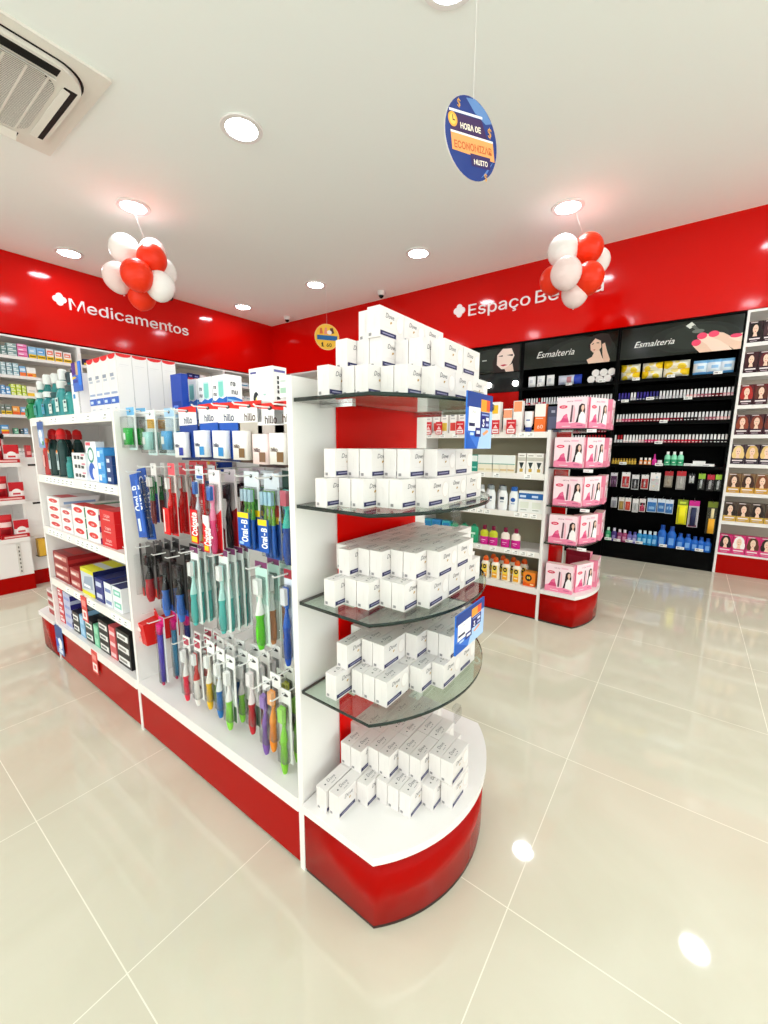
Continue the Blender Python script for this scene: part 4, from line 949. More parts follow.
rows += [(carton('sunscreen_carton', 'carton', .06, .04, .19, 'F4F0EA', [('r', .1, .62, .75, .9, 'F2C02E'), ('r', .2, .1, .8, .3, 'F0D8C8')]), 495.5, 'white carton with yellow square'),
         (sunb, 507.5, 'white carton with orange band beside yellow-square carton'), (carton('sunscreen_carton', 'carton', .055, .04, .19, 'F3EFEC', [('r', .05, .66, .95, .98, 'EE9A6A'), ('r', .2, .2, .6, .24, 'D8D0CC')]), 517.5, 'tall white carton with orange top'),
         (bottle('lotion_tube', 'lotion tube', [(.018, .03, 'F2F2F4'), (.026, .05, 'F2F2F4'), (.028, .12, 'F4F4F6'), (.028, .125, 'F4F4F6')], [(.020, 0, '1F3A8A'), (.020, .03, '1F3A8A')], .55, (.5, .06, .1, [('r', .1, .2, .9, .4, '6A7AB0')])), 528, 'white tube standing on its blue cap'),
         (carton('sunscreen_carton', 'carton', .062, .045, .165, 'F0702A', [('r', 0, .55, 1, 1, 'F6EDE6'), ('r', .1, .48, .8, .5, 'FBE6D8'), ('t', '60', .55, .22, .18, 'FCE8D8')]), 540, 'orange and white carton reading 60'),
         (carton('sunscreen_carton', 'carton', .07, .05, .15, '4A5068', [('r', .1, .1, .9, .6, '5E6684'), ('r', .3, .75, .6, .85, 'A8B0C8')]), 552, 'slate grey carton beside the pink boxes', .03)]
shelf_row(rows, X2, 1.178, FX, gw, 'sunscreen cartons on the lotion gondola')
for i, px in enumerate((428.5, 439, 460, 495.5, 511)):
    y = col_y(px, G2 - .004, 1.20)
    t = thing('shelf_price_tag', (G2 - .006, y, 1.170), FX, f'red and white promo price tag, {NUM[i]} from left, on the top lotion shelf', 'price tag', 'red price tags on the lotion gondola')
    b = MB(); w_, h_ = (.06 if i in (2, 4) else .05), .085
    b.box(-w_ / 2, w_ / 2, -.001, .001, 0, h_, M('D0202A', .35)); front(b, w_, .002, 0, h_, [('r', .1, .06, .9, .34, 'F4E6E6'), ('r', .15, .74, .85, .82, 'F0B4B4'), ('p', [(.2, .4), (.8, .4), (.5, .68)], 'F2C6C6'), ('r', .2, .14, .8, .22, 'C85A60')])
    link('card', b.mesh('card'), t)
    link('clip', MB().box(-.006, .006, .001, .004, .004, .012, WHITE).mesh('clip'), t)
gw = 'second shelf of the lotion gondola'
rows = [(carton('cream_carton', 'carton', .05, .06, .11, '2F9A86', [('r', .1, .6, .9, .95, 'E8EEEA'), ('r', .2, .2, .8, .3, '8FD0C2')]), 474.5, 'teal cream carton')]
for i, px in enumerate((481.5, 489, 496, 503.5, 511)):
    rows.append((carton('cream_carton', 'carton', .052, .06, .11, 'EEE6D2', [('r', 0, .5, 1, 1, 'E8EDEA'), ('r', 0, .46, 1, .52, '8FB8AE'), ('r', .1, .1, .9, .2, ['E0D2A8', 'E2D4AC', 'E0D2A8', 'DDBE8A', 'DDBE8A'][i])]), px, f'cream and white carton, {NUM[i]} from the teal one'))
for i, px in enumerate((521.5, 530.5, 539)):
    rows.append((carton('serum_carton', 'carton', .05, .045, .125, 'F1EEE8', [('r', 0, .62, 1, .8, 'C8C4B8'), ('p', [(.2, .55), (.8, .55), (.5, .2)], '2F3A3A'), ('r', .3, .08, .7, .24, 'C8A24A'), ('r', .2, .86, .8, .9, '9A968E')]), px, f'white and gold serum carton, {NUM[i]} from left'))
shelf_row(rows, X2, .925, FX, gw, 'cartons on the second lotion shelf')
gw = 'third shelf of the lotion gondola'
SH = lambda body, cap, lab: bottle('shampoo_bottle', 'lotion bottle', [(.027, 0, body), (.031, .008, body), (.032, .07, body), (.030, .105, body), (.020, .128, body)], [(.021, .128, cap), (.020, .15, cap), (.016, .155, cap)], .6, (.6, .03, .1, lab))
LBL = [('r', .15, .55, .85, .8, '3A4A5E'), ('r', .2, .3, .8, .4, '9AA6B4')]
rows = [(SH('EDEFF0', 'B8BCC0', LBL), 480, 'white lotion bottle with grey cap, outermost'), (SH('EEF0F1', '8E969A', LBL), 490, 'white lotion bottle with grey pump, second'), (SH('F0F1F2', 'A8B0B4', LBL), 502, 'white lotion bottle with silver cap, third'), (SH('F2F4F6', '2F66B4', [('e', .5, .6, .4, .2, '2A5AA8', 14), ('r', .2, .2, .8, .3, '9AB0D0')]), 513, 'white lotion bottle with blue cap')]
rows += [(SH('EAECEC', '70787C', LBL), 485, 'white lotion bottle in the rear, behind grey caps', .07), (SH('EAECEC', '70787C', LBL), 496.5, 'white lotion bottle in the rear, behind the pump one', .07)]
for i, px in enumerate((524.5, 536.5)):
    rows.append((carton('lotion_carton', 'carton', .075, .05, .135, 'EFF0EC', [('r', 0, .62, 1, .9, '2A66AE'), ('r', .1, .7, .6, .8, 'C8DAF0'), ('r', .15, .2, .85, .5, 'E2E6DA'), ('r', .2, .1, .7, .14, 'A8B0A8')]), px, f'white carton with blue band, {NUM[i]} beside the end panel'))
shelf_row(rows, X2, .682, FX, gw, 'bottles on the third lotion shelf')
gw = 'fourth shelf of the lotion gondola'
rows = []
for i, px in enumerate((427.5, 436, 446)):
    rows.append((carton('wipes_pack', 'pack', .065, .05, .125, ['3A9AB4', '3A8ECC', '3FA6B4'][i], [('r', .1, .62, .9, .9, '2A7AB0'), ('e', .5, .4, .3, .12, 'CFEAF2', 12), ('r', .2, .1, .8, .2, '8FD0DC')]), px, f'blue-teal wipes pack, {NUM[i]} from left'))
for i, px in enumerate((453.5, 463.5, 473)):
    rows.append((bottle('green_refill_pack', 'refill pack', [(.030, 0, '2F9A6E'), (.033, .006, '2F9A6E'), (.034, .09, '2FA074'), (.028, .11, '2A8A64'), (.014, .118, '2A8A64')], [(.013, .118, '1E6A4C'), (.012, .128, '1E6A4C')], .5, (.6, .02, .09, [('r', .1, .55, .9, .75, 'BFE8D4'), ('r', .3, .2, .6, .5, '8FD4B4')])), px, f'green refill bottle, {NUM[i]} from left'))
PKB = lambda mid: bottle('pink_lotion_bottle', 'lotion bottle', [(.028, 0, 'C81E88'), (.030, .006, 'C81E88'), (.030, .055, 'D22A92'), (.030, .0551, mid), (.028, .085, mid), (.013, .10, mid)], [(.013, .10, '7A1238'), (.013, .13, '7A1238')], .6, (.6, .01, .05, [('r', .1, .5, .9, .62, 'F0B8DC'), ('r', .2, .2, .7, .3, 'E88AC8')]))
rows += [(PKB('C2C62E'), 483.5, 'magenta and lime bottle with maroon cap, first'), (PKB('C2C62E'), 492.5, 'magenta and lime bottle with maroon cap, second'), (PKB('F3E8DC'), 504.5, 'magenta and cream bottle with maroon cap, first'), (PKB('F3E8DC'), 515, 'magenta and cream bottle with maroon cap, second')]
shelf_row(rows, X2, .437, FX, gw, 'bottles on the fourth lotion shelf')
gw = 'lowest shelf of the lotion gondola'
ORB = bottle('sunscreen_bottle', 'sunscreen bottle', [(.028, 0, 'F3E7D0'), (.031, .006, 'F3E7D0'), (.031, .05, 'F3E7D0'), (.025, .075, 'F4EADA'), (.031, .10, 'F4EADA'), (.020, .118, 'F4EADA')], [(.019, .118, 'E8561A'), (.018, .135, 'EE6A22'), (.010, .15, 'EE6A22')], .65, (.62, .012, .105, [('p', [(.05, 0), (.95, 0), (.95, .5), (.05, .4)], 'F2A82A'), ('r', .05, .4, .95, .9, 'F2D04A'), ('e', .5, .72, .34, .17, '2A2A2A', 14), ('e', .42, .72, .08, .06, 'F0C83A', 8), ('e', .58, .72, .08, .06, 'F0C83A', 8), ('r', .2, .2, .8, .28, 'F8E8C0')]))
rows = []
for i, px in enumerate((484.5, 494.5, 505, 516)):
    rows.append((ORB, px, f'orange-capped sunscreen bottle, {NUM[i]} from left, front line'))
    rows.append((ORB, px + 3.5, f'orange-capped sunscreen bottle, {NUM[i]} from left, second line', .07))
rows += [(carton('orange_pack', 'pack', .075, .06, .09, 'F0882A', [('e', .45, .62, .28, .25, '1E1E22', 14), ('e', .38, .62, .07, .1, 'F2C63A', 8), ('e', .52, .62, .07, .1, 'F2C63A', 8), ('p', [(0, 0), (1, 0), (1, .3), (.4, .2), (0, .34)], 'E85A1A'), ('r', .6, .1, .9, .2, 'F8D8A0')], (), [('r', 0, 0, 1, 1, 'F09A3A')]), 529, 'orange pack with dark round emblem'),
         (carton('navy_pack', 'pack', .07, .05, .10, '20265A', [('r', .2, .5, .8, .7, '4A5290')]), 474.5, 'navy pack beside the orange-capped bottles')]
shelf_row(rows, X2, .207, FX, gw, 'goods on the lowest lotion shelf')

# pink hair brush boxes on the second end display
w, d, h = .158, .050, .174
b = MB(); b.box(-w / 2, w / 2, -d / 2, d / 2, 0, h, M('F3A9BE', .35))
front(b, w, d, 0, h, [('r', .0, .0, 1, 1, 'F7DCE4'), ('p', [(0, 0), (1, 0), (1, .12), (.7, .2), (.45, .16), (.3, .34), (.05, .22), (0, .2)], 'F08AAA'), ('p', [(.12, .2), (.24, .42), (.34, .48), (.4, .3), (.44, .2)], 'D8477A'), ('p', [(.22, .34), (.30, .47), (.37, .45), (.36, .32)], 'E86A94'),
                      ('p', [(.46, .2), (.53, .2), (.55, .74), (.49, .76)], '6A4A54'), ('p', [(.55, .2), (.62, .2), (.62, .62), (.57, .76)], 'F0B4C2'),
                      ('p', [(.66, .18), (.72, .44), (.74, .72), (.82, .79), (.92, .76), (.95, .58), (.93, .40), (.9, .5), (.84, .52), (.8, .34), (.74, .2)], '2A1C20'), ('e', .865, .655, .05, .085, 'E8C0AC', 14), ('r', .84, .52, .89, .60, 'E2B8A4'), ('p', [(.74, .18), (.98, .18), (.96, .42), (.90, .52), (.82, .52), (.76, .40)], 'FAF6F6'),
                      ('e', .21, .70, .14, .055, 'DC2A55', 14), ('r', .14, .69, .28, .71, 'F8DDE4'), ('t', 'derma', .42, .885, .07, '9A2E6A', .24), ('r', .57, .86, .82, .91, 'F0B4CA'), ('r', .2, .06, .5, .08, 'F8E2E8'), ('r', .7, .08, .9, .11, 'C85A86')])
lside(b, w, d, 0, h, [('r', 0, 0, 1, 1, 'F08CA8'), ('r', .2, .2, .8, .6, 'F6B8CA')])
rside(b, w, d, 0, h, [('r', 0, 0, 1, 1, 'F4B4C4'), ('p', [(.35, .2), (.6, .2), (.62, .74), (.42, .76)], '6A3A4A')])
b.decor((w / 2, d / 2, 0), (-1, 0, 0), (0, 0, 1), w, h, [('r', 0, 0, 1, 1, 'A0283E'), ('r', .1, .2, .9, .8, 'B23A50')])
topside(b, w, d, h, [('r', .05, .1, .95, .9, 'F2D0C8')])
PB = Kind('hair_brush_box', 'boxed hair brush', b.mesh('hair_brush_box'), (), h, w, d)
lev = ((1.197, 'top level'), (.972, 'second level'), (.743, 'third level'), (.512, 'fourth level'), (.207, 'white base'))
for z, nm in lev:
    off = .02 if nm == 'third level' else 0
    for k, (c, a) in enumerate((((G2 + .043 + off, .578 - off * .3), -89), ((G2 + .151 + off * .5, .479), -25), ((G2 + .335, .434), 3), ((G2 + .480, .560), 84))):
        if k == 3 and nm != 'white base': continue
        PB.put((c[0], c[1], z + .0005), radians(a), f'pink hair brush box, {NUM[k]} around the curve, {nm} of the far end display', 'pink hair brush boxes')
for i, (z, nm) in enumerate(lev[:4]):
    t = thing('shelf_price_tag', (G2 + .06, .463, z - .016), FX, f'small white price label on the glass edge, {nm}, pink box display', 'price tag', 'labels on the pink box display')
    b = MB(); b.box(-.025, .025, -.0515, -.05, -.008, .010, M('F6F2F2', .4)); front(b, .05, .103, -.008, .018, [('r', .1, .3, .6, .6, 'C8B0B8')])
    link('card', b.mesh('card'), t); link('clip', MB().box(-.01, .01, -.05, -.045, -.004, .004, CLEAR).mesh('clip'), t)

# ================================================================== BEAUTY WALL (faces -X)
XW = WR
def wall_unit(ya, yb, shelves, col, lab, h=2.18, depth=.34, base=.14, base_col=None, back=None, rail=None, axis='x', front_at=None, cat='shelf unit', thick=.018, sides=True, name='wall_shelf_unit'):
    """shelf unit against a wall: ya..yb along the wall, open front at front_at"""
    fa = front_at if front_at is not None else XW
    if axis == 'x': root = thing(name, (fa + depth / 2, (ya + yb) / 2, 0), FX, lab, cat, 'wall shelf units')
    else: root = thing(name, ((ya + yb) / 2, fa + depth / 2, 0), FY, lab, cat, 'wall shelf units')
    W = yb - ya; w2 = W / 2; d2 = depth / 2
    def part(nm, parent, lab2, *bx):
        b = MB()
        for q in bx: b.box(*q)
        return link(nm, b.mesh(nm), parent, None, lab2)
    if sides: part('side_panel', root, None, (-w2 + .0005, -w2 + thick, -d2, d2, 0, h, col))
    if sides: part('side_panel', root, None, (w2 - thick, w2 - .0005, -d2, d2, 0, h, col))
    if sides: part('top_panel', root, None, (-w2 + thick, w2 - thick, -d2 + .002, d2, h - thick, h, col))
    part('wall_panel', root, None, (-w2 + thick, w2 - thick, d2 - .012, d2, base, h - thick, back or col))
    part('base_front', root, 'coloured base front' if base_col else None, (-w2 + thick, w2 - thick, -d2 + .004, d2, 0, base, base_col or col))
    for z in shelves:
        s = part('shelf', root, None, (-w2 + thick, w2 - thick, -d2 + .008, d2 - .012, z - .02, z, col))
        part('price_rail', s, None, (-w2 + thick, w2 - thick, -d2 + .002, -d2 + .008, z - .028, z + .002, rail or col))
    return root
XS = XW + .014      # front edge of goods on the wall shelves
black = [('p', .165)]
bl1 = wall_unit(-.252, .640, (1.705, 1.517, 1.321, 1.128, .925, .165), BLACKM, 'black nail polish unit with Esmalteria sign and painted fingernails picture', base_col=BLACKM, base=.14, back=BLACKM)
bl2 = wall_unit(.640, 1.545, (1.705, 1.517, 1.321, 1.128, .925, .165), BLACKM, 'black unit with Esmalteria sign beside picture of woman touching her face', base=.14, back=BLACKM)
bl3 = wall_unit(1.545, 2.45, (1.455, 1.128, .925, .165), BLACKM, 'black make-up unit with bright round spots and red panel under woman face picture', base=.14, back=BLACKM)
SIGN = M('13160F', .12, 0, .25)
def sign_board(root, specs, z0=1.888, z1=2.158, W=.905, mat=SIGN):
    b = MB(); b.box(-W / 2 + .019, W / 2 - .019, -.172, -.160, z0, z1, mat)
    s = link('sign_board', b.mesh('sign_board'), root, None, 'glossy dark sign board')
    p = MB(); p.decor((-W / 2 + .019, -.172, z0), (1, 0, 0), (0, 0, 1), W - .038, z1 - z0, specs)
    link('sign_print', p.mesh('sign_print'), s)
    return s
SK, SK2, HA = 'E6C2AC', 'D9A98E', '241815'
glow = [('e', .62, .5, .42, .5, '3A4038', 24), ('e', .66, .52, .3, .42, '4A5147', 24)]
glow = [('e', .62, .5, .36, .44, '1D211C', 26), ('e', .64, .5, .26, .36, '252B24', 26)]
sign_board(bl1, glow + [('t', 'Esmalteria', .30, .46, .20, 'F2F2F0', .5, .35),
    ('p', [(.555, .86), (.60, .96), (.635, .84), (.59, .76)], 'D4D8D0'), ('p', [(.60, .82), (.625, .86), (.70, .60), (.685, .56)], '5A5E58'), ('e', .66, .66, .05, .06, '6A7068', 12),
    ('p', [(.63, .22), (.66, .36), (.70, .36), (.77, .12), (.79, 0), (.69, 0)], SK), ('p', [(.66, .44), (.70, .58), (.76, .52), (.90, .14), (.94, 0), (.79, 0), (.74, .22)], 'EFD2C0'),
    ('p', [(.74, .48), (.80, .58), (.86, .52), (1, .2), (1, 0), (.95, 0), (.84, .30)], SK), ('p', [(.90, .36), (1, .46), (1, .2), (.95, .26)], 'EFD2C0'),
    ('e', .655, .31, .038, .10, 'E8476A', 14), ('e', .695, .50, .040, .10, 'E8476A', 14), ('e', .785, .52, .042, .095, 'EA4A6C', 14), ('e', .955, .40, .045, .06, 'DD4468', 12)])
woman = lambda ox, sx: [('p', [(ox + sx * x, y) for x, y in q], c) for q, c in (
    ([(.06, .62), (.2, .95), (.5, 1.0), (.8, .94), (.95, .7), (.9, .5), (.7, .62), (.3, .55), (.1, .5)], HA), ([(.12, .66), (.3, .84), (.52, .74), (.56, .52), (.44, .38), (.26, .36), (.15, .46)], SK), ([(.3, .38), (.5, .42), (.6, .2), (.74, 0), (.1, 0), (.02, .14), (.22, .22)], 'EBCBB6'),
    ([(.58, .62), (.68, .66), (.80, .34), (.92, .08), (.9, 0), (.7, 0), (.62, .28)], 'E2BCA6'), ([(.18, .66), (.26, .69), (.26, .66), (.18, .63)], HA), ([(.36, .70), (.46, .69), (.46, .66), (.36, .67)], HA), ([(.22, .46), (.34, .47), (.30, .43)], 'B0303A'))]
sign_board(bl2, glow + [('t', 'Esmalteria', .36, .50, .24, 'E6E6E2', .42, .35)] + woman(.70, .26))
face = [('p', [(.66, 0), (.64, .4), (.70, .85), (.84, 1), (.98, 1), (.98, 0)], HA), ('p', [(.70, .3), (.70, .68), (.77, .9), (.88, .88), (.92, .6), (.88, .3), (.82, .12), (.76, .12)], 'EDD6CA'), ('p', [(.80, .14), (.9, .3), (.92, 0), (.82, 0)], 'E2C4B4'), ('p', [(.71, .62), (.77, .66), (.77, .60)], HA), ('p', [(.82, .64), (.90, .66), (.90, .58)], HA), ('p', [(.74, .28), (.80, .30), (.84, .26), (.78, .22)], 'B83040')]
sign_board(bl3, glow + [('r', .50, .50, .56, .54, 'B8BAB4')] + face)
# make-up niche of the third unit
b = MB(); b.box(-.43, .43, -.165, -.15, 1.675, 1.880, M('15191A', .06)); link('mirror_strip', b.mesh('mirror_strip'), bl3, None, 'dark mirror-gloss strip under the sign')
b = MB(); b.box(-.43, .43, -.165, -.15, 1.475, 1.670, RED); link('red_panel', b.mesh('red_panel'), bl3, None, 'glossy red panel below the bright spots')
LG = emit('bright_spot_glow', 'FFFDF8', 14.0)  # bright spots on the gloss strip, built as small glowing globes
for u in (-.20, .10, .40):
    q = link('globe_holder', MB().lathe([(.02, 0, CHROME), (.024, .012, CHROME)], n=14).mesh('globe_holder'), bl3, (u, -.165, 1.755)); q.rotation_euler = (pi / 2, 0, 0)
    link('glow_globe', MB().ball((0, 0, .034), .030, LG, 14, 8).mesh('glow_globe'), q, None, 'bright spot built as a glowing globe')

def xrow(K, px, z, lab, group, dx=0.0):
    X = XS + K.d / 2 + dx
    return K.put((X, col_y(px, X, z + K.h / 2), z + .0004), FX, lab, group)
# nail polish
def polish(capc, bodyc):
    key = ('polish', capc, bodyc)
    if key not in _K:
        b = MB(); m = M(bodyc, .15)
        b.prism(rrect(0, 0, .0205, .0205, .005, 2), 0, .028, m, m, True)
        b.lathe([(.008, .028, m), (.006, .033, m)], n=8)
        b.decor((-.008, -.01027, .004), (1, 0, 0), (0, 0, 1), .016, .018, [('r', .1, .2, .9, .5, 'EDEDED')] if bodyc not in ('F3ECEC',) else [('r', .1, .2, .9, .4, 'C83050')])
        c = MB(); c.lathe([(.0085, .031, M(capc, .25)), (.0072, .072, M(capc, .25)), (.0055, .074, M(capc, .25))], n=10)
        _K[key] = Kind('nail_polish_bottle', 'nail polish', b.mesh('nail_polish_bottle'), [('cap', c.mesh('cap'))], .074, .0205, .0205)
    return _K[key]
CN = {'E4E4E6': 'silver-capped', '3A2C8E': 'violet-capped', '2E2A78': 'indigo-capped', 'F2F0F0': 'white-capped', 'A8141E': 'red-capped', '16161A': 'black-capped'}
BN2 = {'C8C8CC': 'clear', 'B06A78': 'mauve', 'A01828': 'red', '7A1424': 'wine', '5A1A26': 'dark wine', '2E1A20': 'near-black', 'D8A0A8': 'rose', 'E8B8B8': 'pale pink', 'F3ECEC': 'white', 'E04A7A': 'pink', 'C81E3A': 'bright red', '1C181C': 'black', '8A4A54': 'dusty plum', '6A6A74': 'grey', 'B8304A': 'crimson', '9A8A8C': 'taupe', '2A2A70': 'blue'}
def polish_row(ya, yb, z, seq, where):
    n_ = len(seq)
    for i, (c, bo) in enumerate(seq):
        y = ya + (yb - ya) * i / (n_ - 1)
        K = polish(c, bo)
        K.put((XS + .014, y + random.uniform(-.0008, .0008), z + .0004), FX + random.uniform(-.2, .2), f'{CN[c]} {BN2[bo]} nail polish bottle, {NUM[i]} from left, {where}', 'nail polish bottles')
S_, V_, I_, W_, R_, B_ = 'E4E4E6', '3A2C8E', '2E2A78', 'F2F0F0', 'A8141E', '16161A'
row1 = [(V_, '2A2A70')] * 4 + [(W_, 'C8C8CC')] * 2 + [(V_, '2A2A70')] * 4 + [(I_, '6A6A74')] * 3 + [(S_, 'C8C8CC')] * 8 + [(S_, 'E8B8B8')] * 3 + [(S_, 'B06A78')] * 4 + [(S_, '7A1424')] * 3 + [(S_, 'D8A0A8')] * 3
row2 = [(S_, 'E8B8B8')] * 2 + [(S_, 'E04A7A')] * 3 + [(S_, 'C81E3A')] * 4 + [(S_, 'A01828')] * 6 + [(S_, 'B8304A')] * 2 + [(S_, '7A1424')] * 4 + [(S_, '2E1A20')] * 4 + [(S_, '9A8A8C')] * 2 + [(S_, 'B06A78')] * 3 + [(S_, 'E8B8B8')] * 4
row3 = [(S_, 'C8C8CC')] + [(R_, 'C8C8CC')] * 2 + [(W_, 'F3ECEC')] * 5 + [(S_, 'E8B8B8')] * 2 + [(S_, 'E04A7A')] * 4 + [(S_, 'D8A0A8')] * 2 + [(S_, 'B8304A')] * 3 + [(S_, 'C81E3A')] * 6 + [(W_, 'A01828')] * 2 + [(S_, '2E1A20')] * 3 + [(W_, '1C181C')] * 4
polish_row(.605, -.228, 1.517, row1, 'upper polish row under fingernail sign')
polish_row(.605, -.228, 1.321, row2, 'middle polish row under fingernail sign')
polish_row(.605, -.228, 1.128, row3, 'lowest polish row under fingernail sign')
seq = ([(R_, 'C8C8CC'), (S_, 'D8A0A8'), (S_, 'C81E3A'), (W_, 'F3ECEC'), (S_, 'E8B8B8'), (S_, 'B06A78')] * 6)[:33]
polish_row(1.505, .675, 1.517, [(S_, 'C8C8CC') if i > 8 else q for i, q in enumerate(seq)], 'upper row beside pink boxes')
seq2 = ([(S_, 'E04A7A')] * 5 + [(S_, 'D8A0A8')] * 3 + [(R_, 'C81E3A')] * 7)
polish_row(1.07, .70, 1.128, seq2, 'row seen between pink box levels')
# wipes, cotton and rolls on the top shelves
def pillow(name, cat, w, d, h, col, specs=(), n=10):
    key = (name, w, d, h, col, repr(specs))
    if key not in _K:
        b = MB(); vs = []; m = M(col, .3)
        N = n
        for sgn in (1, -1):
            for i in range(N + 1):
                for j in range(N + 1):
                    u, v = i / N, j / N
                    t = (sin(pi * u) ** .5 * sin(pi * v) ** .7) if 0 < u < 1 and 0 < v < 1 else 0
                    wr = .05 * sin(9 * u + 4 * v) * t
                    vs.append(((u - .5) * w, -sgn * (t * .5 + wr * .3) * d, v * h))
        fs = []
        for q in range(2):
            o = q * (N + 1) ** 2
            for i in range(N):
                for j in range(N):
                    a = o + i * (N + 1) + j
                    f = (a, a + N + 1, a + N + 2, a + 1)
                    fs.append(f if q == 0 else f[::-1])
        b.add(vs, fs, m, True)
        # print lies on the swollen front: recolour whole cells
        for (u0, v0, u1, v1, c) in specs:
            k = b.mi(M(c, .3))
            for fi in range(N * N):
                i, j = divmod(fi, N)
                uu, vv = (i + .5) / N, (j + .5) / N
                if n > 10 and ((uu - (u0 + u1) / 2) / ((u1 - u0) / 2)) ** 2 + ((vv - (v0 + v1) / 2) / ((v1 - v0) / 2)) ** 2 > 1: continue
                if u0 <= uu <= u1 and v0 <= vv <= v1: b.m[fi] = k
        _K[key] = Kind(name, cat, b.mesh(name), (), h, w, d)
    return _K[key]
zc = 1.705
k = 0
for lay in range(2):
    for i, px in enumerate((630, 652, 676)):
        sp = [(-.1, .1, .34, 1.1, 'F2CC1C'), (.52, -.1, .86, .6, 'F2D23A'), (.4, .6, .6, 1.1, 'F6E27A')] if (i + lay) % 2 else [(.66, .2, 1.1, 1.1, 'EFC61A'), (.1, -.1, .42, .6, 'F2D23A'), (.3, .55, .6, 1.1, 'F0DC8A')]
        wd = .155 if i < 2 else .19
        K = pillow('cotton_bag', 'cotton bag', wd, .10, .076, 'F1ECDC', sp, 24)
        X = XS + .06
        K.put((X, col_y(px, X, zc + .04), zc + .0004 + lay * .072), FX + random.uniform(-.08, .08), f'yellow and cream cotton bag, {NUM[i]} from left, {"upper" if lay else "lower"} layer, black unit top shelf', 'cotton bags')
for i, px in enumerate((700, 714, 727)):
    K = pillow('cotton_pack', 'cotton pack', .095, .07, .125, 'DDE8F2', [(0, 0, 1, .22, '5AA0DC'), (0, .8, 1, 1, '7FB8E6'), (.3, .4, .8, .6, '8FBCE4')])
    X = XS + .04; K.put((X, col_y(px, X, zc + .06), zc + .0004), FX, f'pale blue cotton pack, {NUM[i]} from left, beside yellow bags on the top shelf', 'cotton packs')
for i, px in enumerate((532, 541, 550.5)):
    K = pillow('cotton_pack', 'cotton pack', .075, .06, .115, 'F0F0F0', [(0, 0, 1, .2, 'DADADC'), (.3, .4, .7, .7, 'C8CCD4')]); X = XS + .04
    K.put((X, col_y(px, X, zc + .06), zc + .0004), FX, f'white cotton pack, {NUM[i]} from left, beside the clear blue roll pack', 'cotton packs')
K = pillow('tissue_pack', 'tissue pack', .22, .10, .10, 'D6DCEC', [(.75, 0, 1, 1, '2A44B4'), (.4, .2, .55, .8, 'C88A94'), (.0, .0, .3, .3, 'B8C2DC')]); X = XS + .055
K.put((X, col_y(570, X, zc + .05), zc + .0004), FX, 'long white tissue pack with blue end on black unit top shelf', 'cotton packs')
for lay, pxs in enumerate(((592, 600, 608), (596, 604, 612))):
    for i, px in enumerate(pxs):
        key = 'roll'
        if key not in _K:
            b = MB(); b.lathe([(.012, -.05, WHITE), (.034, -.05, M('EDEDED', .6)), (.034, .05, M('EDEDED', .6)), (.012, .05, M('C8C8C8', .6))], n=18)
            _K[key] = Kind('cotton_roll', 'cotton roll', b.mesh('cotton_roll'), (), .07, .07, .1)
        X = XS + .06
        _K[key].put((X, col_y(px, X, zc + .03), zc + .0345 + lay * .058), 0, f'white cotton roll, {NUM[i]} in the {"upper" if lay else "lower"} line on black unit top shelf', 'cotton rolls', ry=pi / 2)
# small bottles shelf
zb = .925
K = bottle('nail_oil_vial', 'nail care bottle', [(.010, 0, 'C9A640'), (.011, .03, 'D8B850'), (.005, .036, 'C9A640')], [(.007, .036, 'B08A2A'), (.006, .055, 'C8A038')], 1.0, None, 10)
for i in range(9): xrow(K, 613 + i * 2.75, zb, f'tiny gold-capped vial, {NUM[i]} from left, small bottle shelf of black unit', 'small bottles of the black unit')
K = bottle('remover_bottle', 'nail care bottle', [(.014, 0, 'E88A3A'), (.015, .035, 'F09A4A'), (.008, .045, 'E88A3A')], [(.010, .045, 'F2F0EE'), (.009, .065, 'F2F0EE')], 1.0, (.6, .008, .03, [('r', 0, 0, 1, 1, 'F4E4D4')]), 12)
for i, px in enumerate((641, 645.5, 649.5)): xrow(K, px, zb, f'small orange bottle with white cap, {NUM[i]} from left, small bottle shelf', 'small bottles of the black unit')
xrow(bottle('remover_bottle', 'nail care bottle', [(.017, 0, 'D8309A'), (.018, .045, 'E03AA4'), (.008, .06, 'D8309A')], [(.009, .06, 'C81E8A'), (.005, .10, 'D82E9A')], .8, None, 12), 654.5, zb, 'magenta pump bottle between orange and green bottles', 'small bottles of the black unit')
xrow(bottle('cream_jar', 'nail care jar', [(.018, 0, 'F2E6E6'), (.019, .03, 'D84A5A')], [(.018, .03, 'F2EEEE'), (.017, .045, 'F2EEEE')], 1.0, None, 12), 659.5, zb, 'small red and white jar beside green bottles', 'small bottles of the black unit')
K = bottle('remover_bottle', 'nail care bottle', [(.022, 0, '7FD6AE'), (.024, .012, '2FA06E'), (.024, .055, '2FA06E'), (.024, .0551, '8FE0BC'), (.022, .085, '8FE0BC'), (.010, .10, '8FE0BC')], [(.011, .10, 'F2F4F2'), (.010, .125, 'F2F4F2')], .8, (.5, .014, .05, [('r', .1, .3, .9, .5, 'D8F2E4')]), 14)
for i, px in enumerate((667.5, 674, 680.5)): xrow(K, px, zb, f'green bottle with white cap, {NUM[i]} from left, small bottle shelf', 'small bottles of the black unit')
def wall_tag(px, py, w, root, ya, yb):
    y, z = at_x(px, py, XW)
    b = MB(); yc = (ya + yb) / 2
    b.box(yc - y - w / 2, yc - y + w / 2, -.1735, -.1705, z - .012, z + .012, M('F4F4F2', .4))
    b.decor((yc - y - w / 2, -.1735, z - .012), (1, 0, 0), (0, 0, 1), w, .024, [('r', .1, .3, .5, .7, '8A8A8A'), ('r', .55, .4, .9, .6, 'B4B4B4')])
    link('price_label', b.mesh('price_label'), root, None, 'white price label')
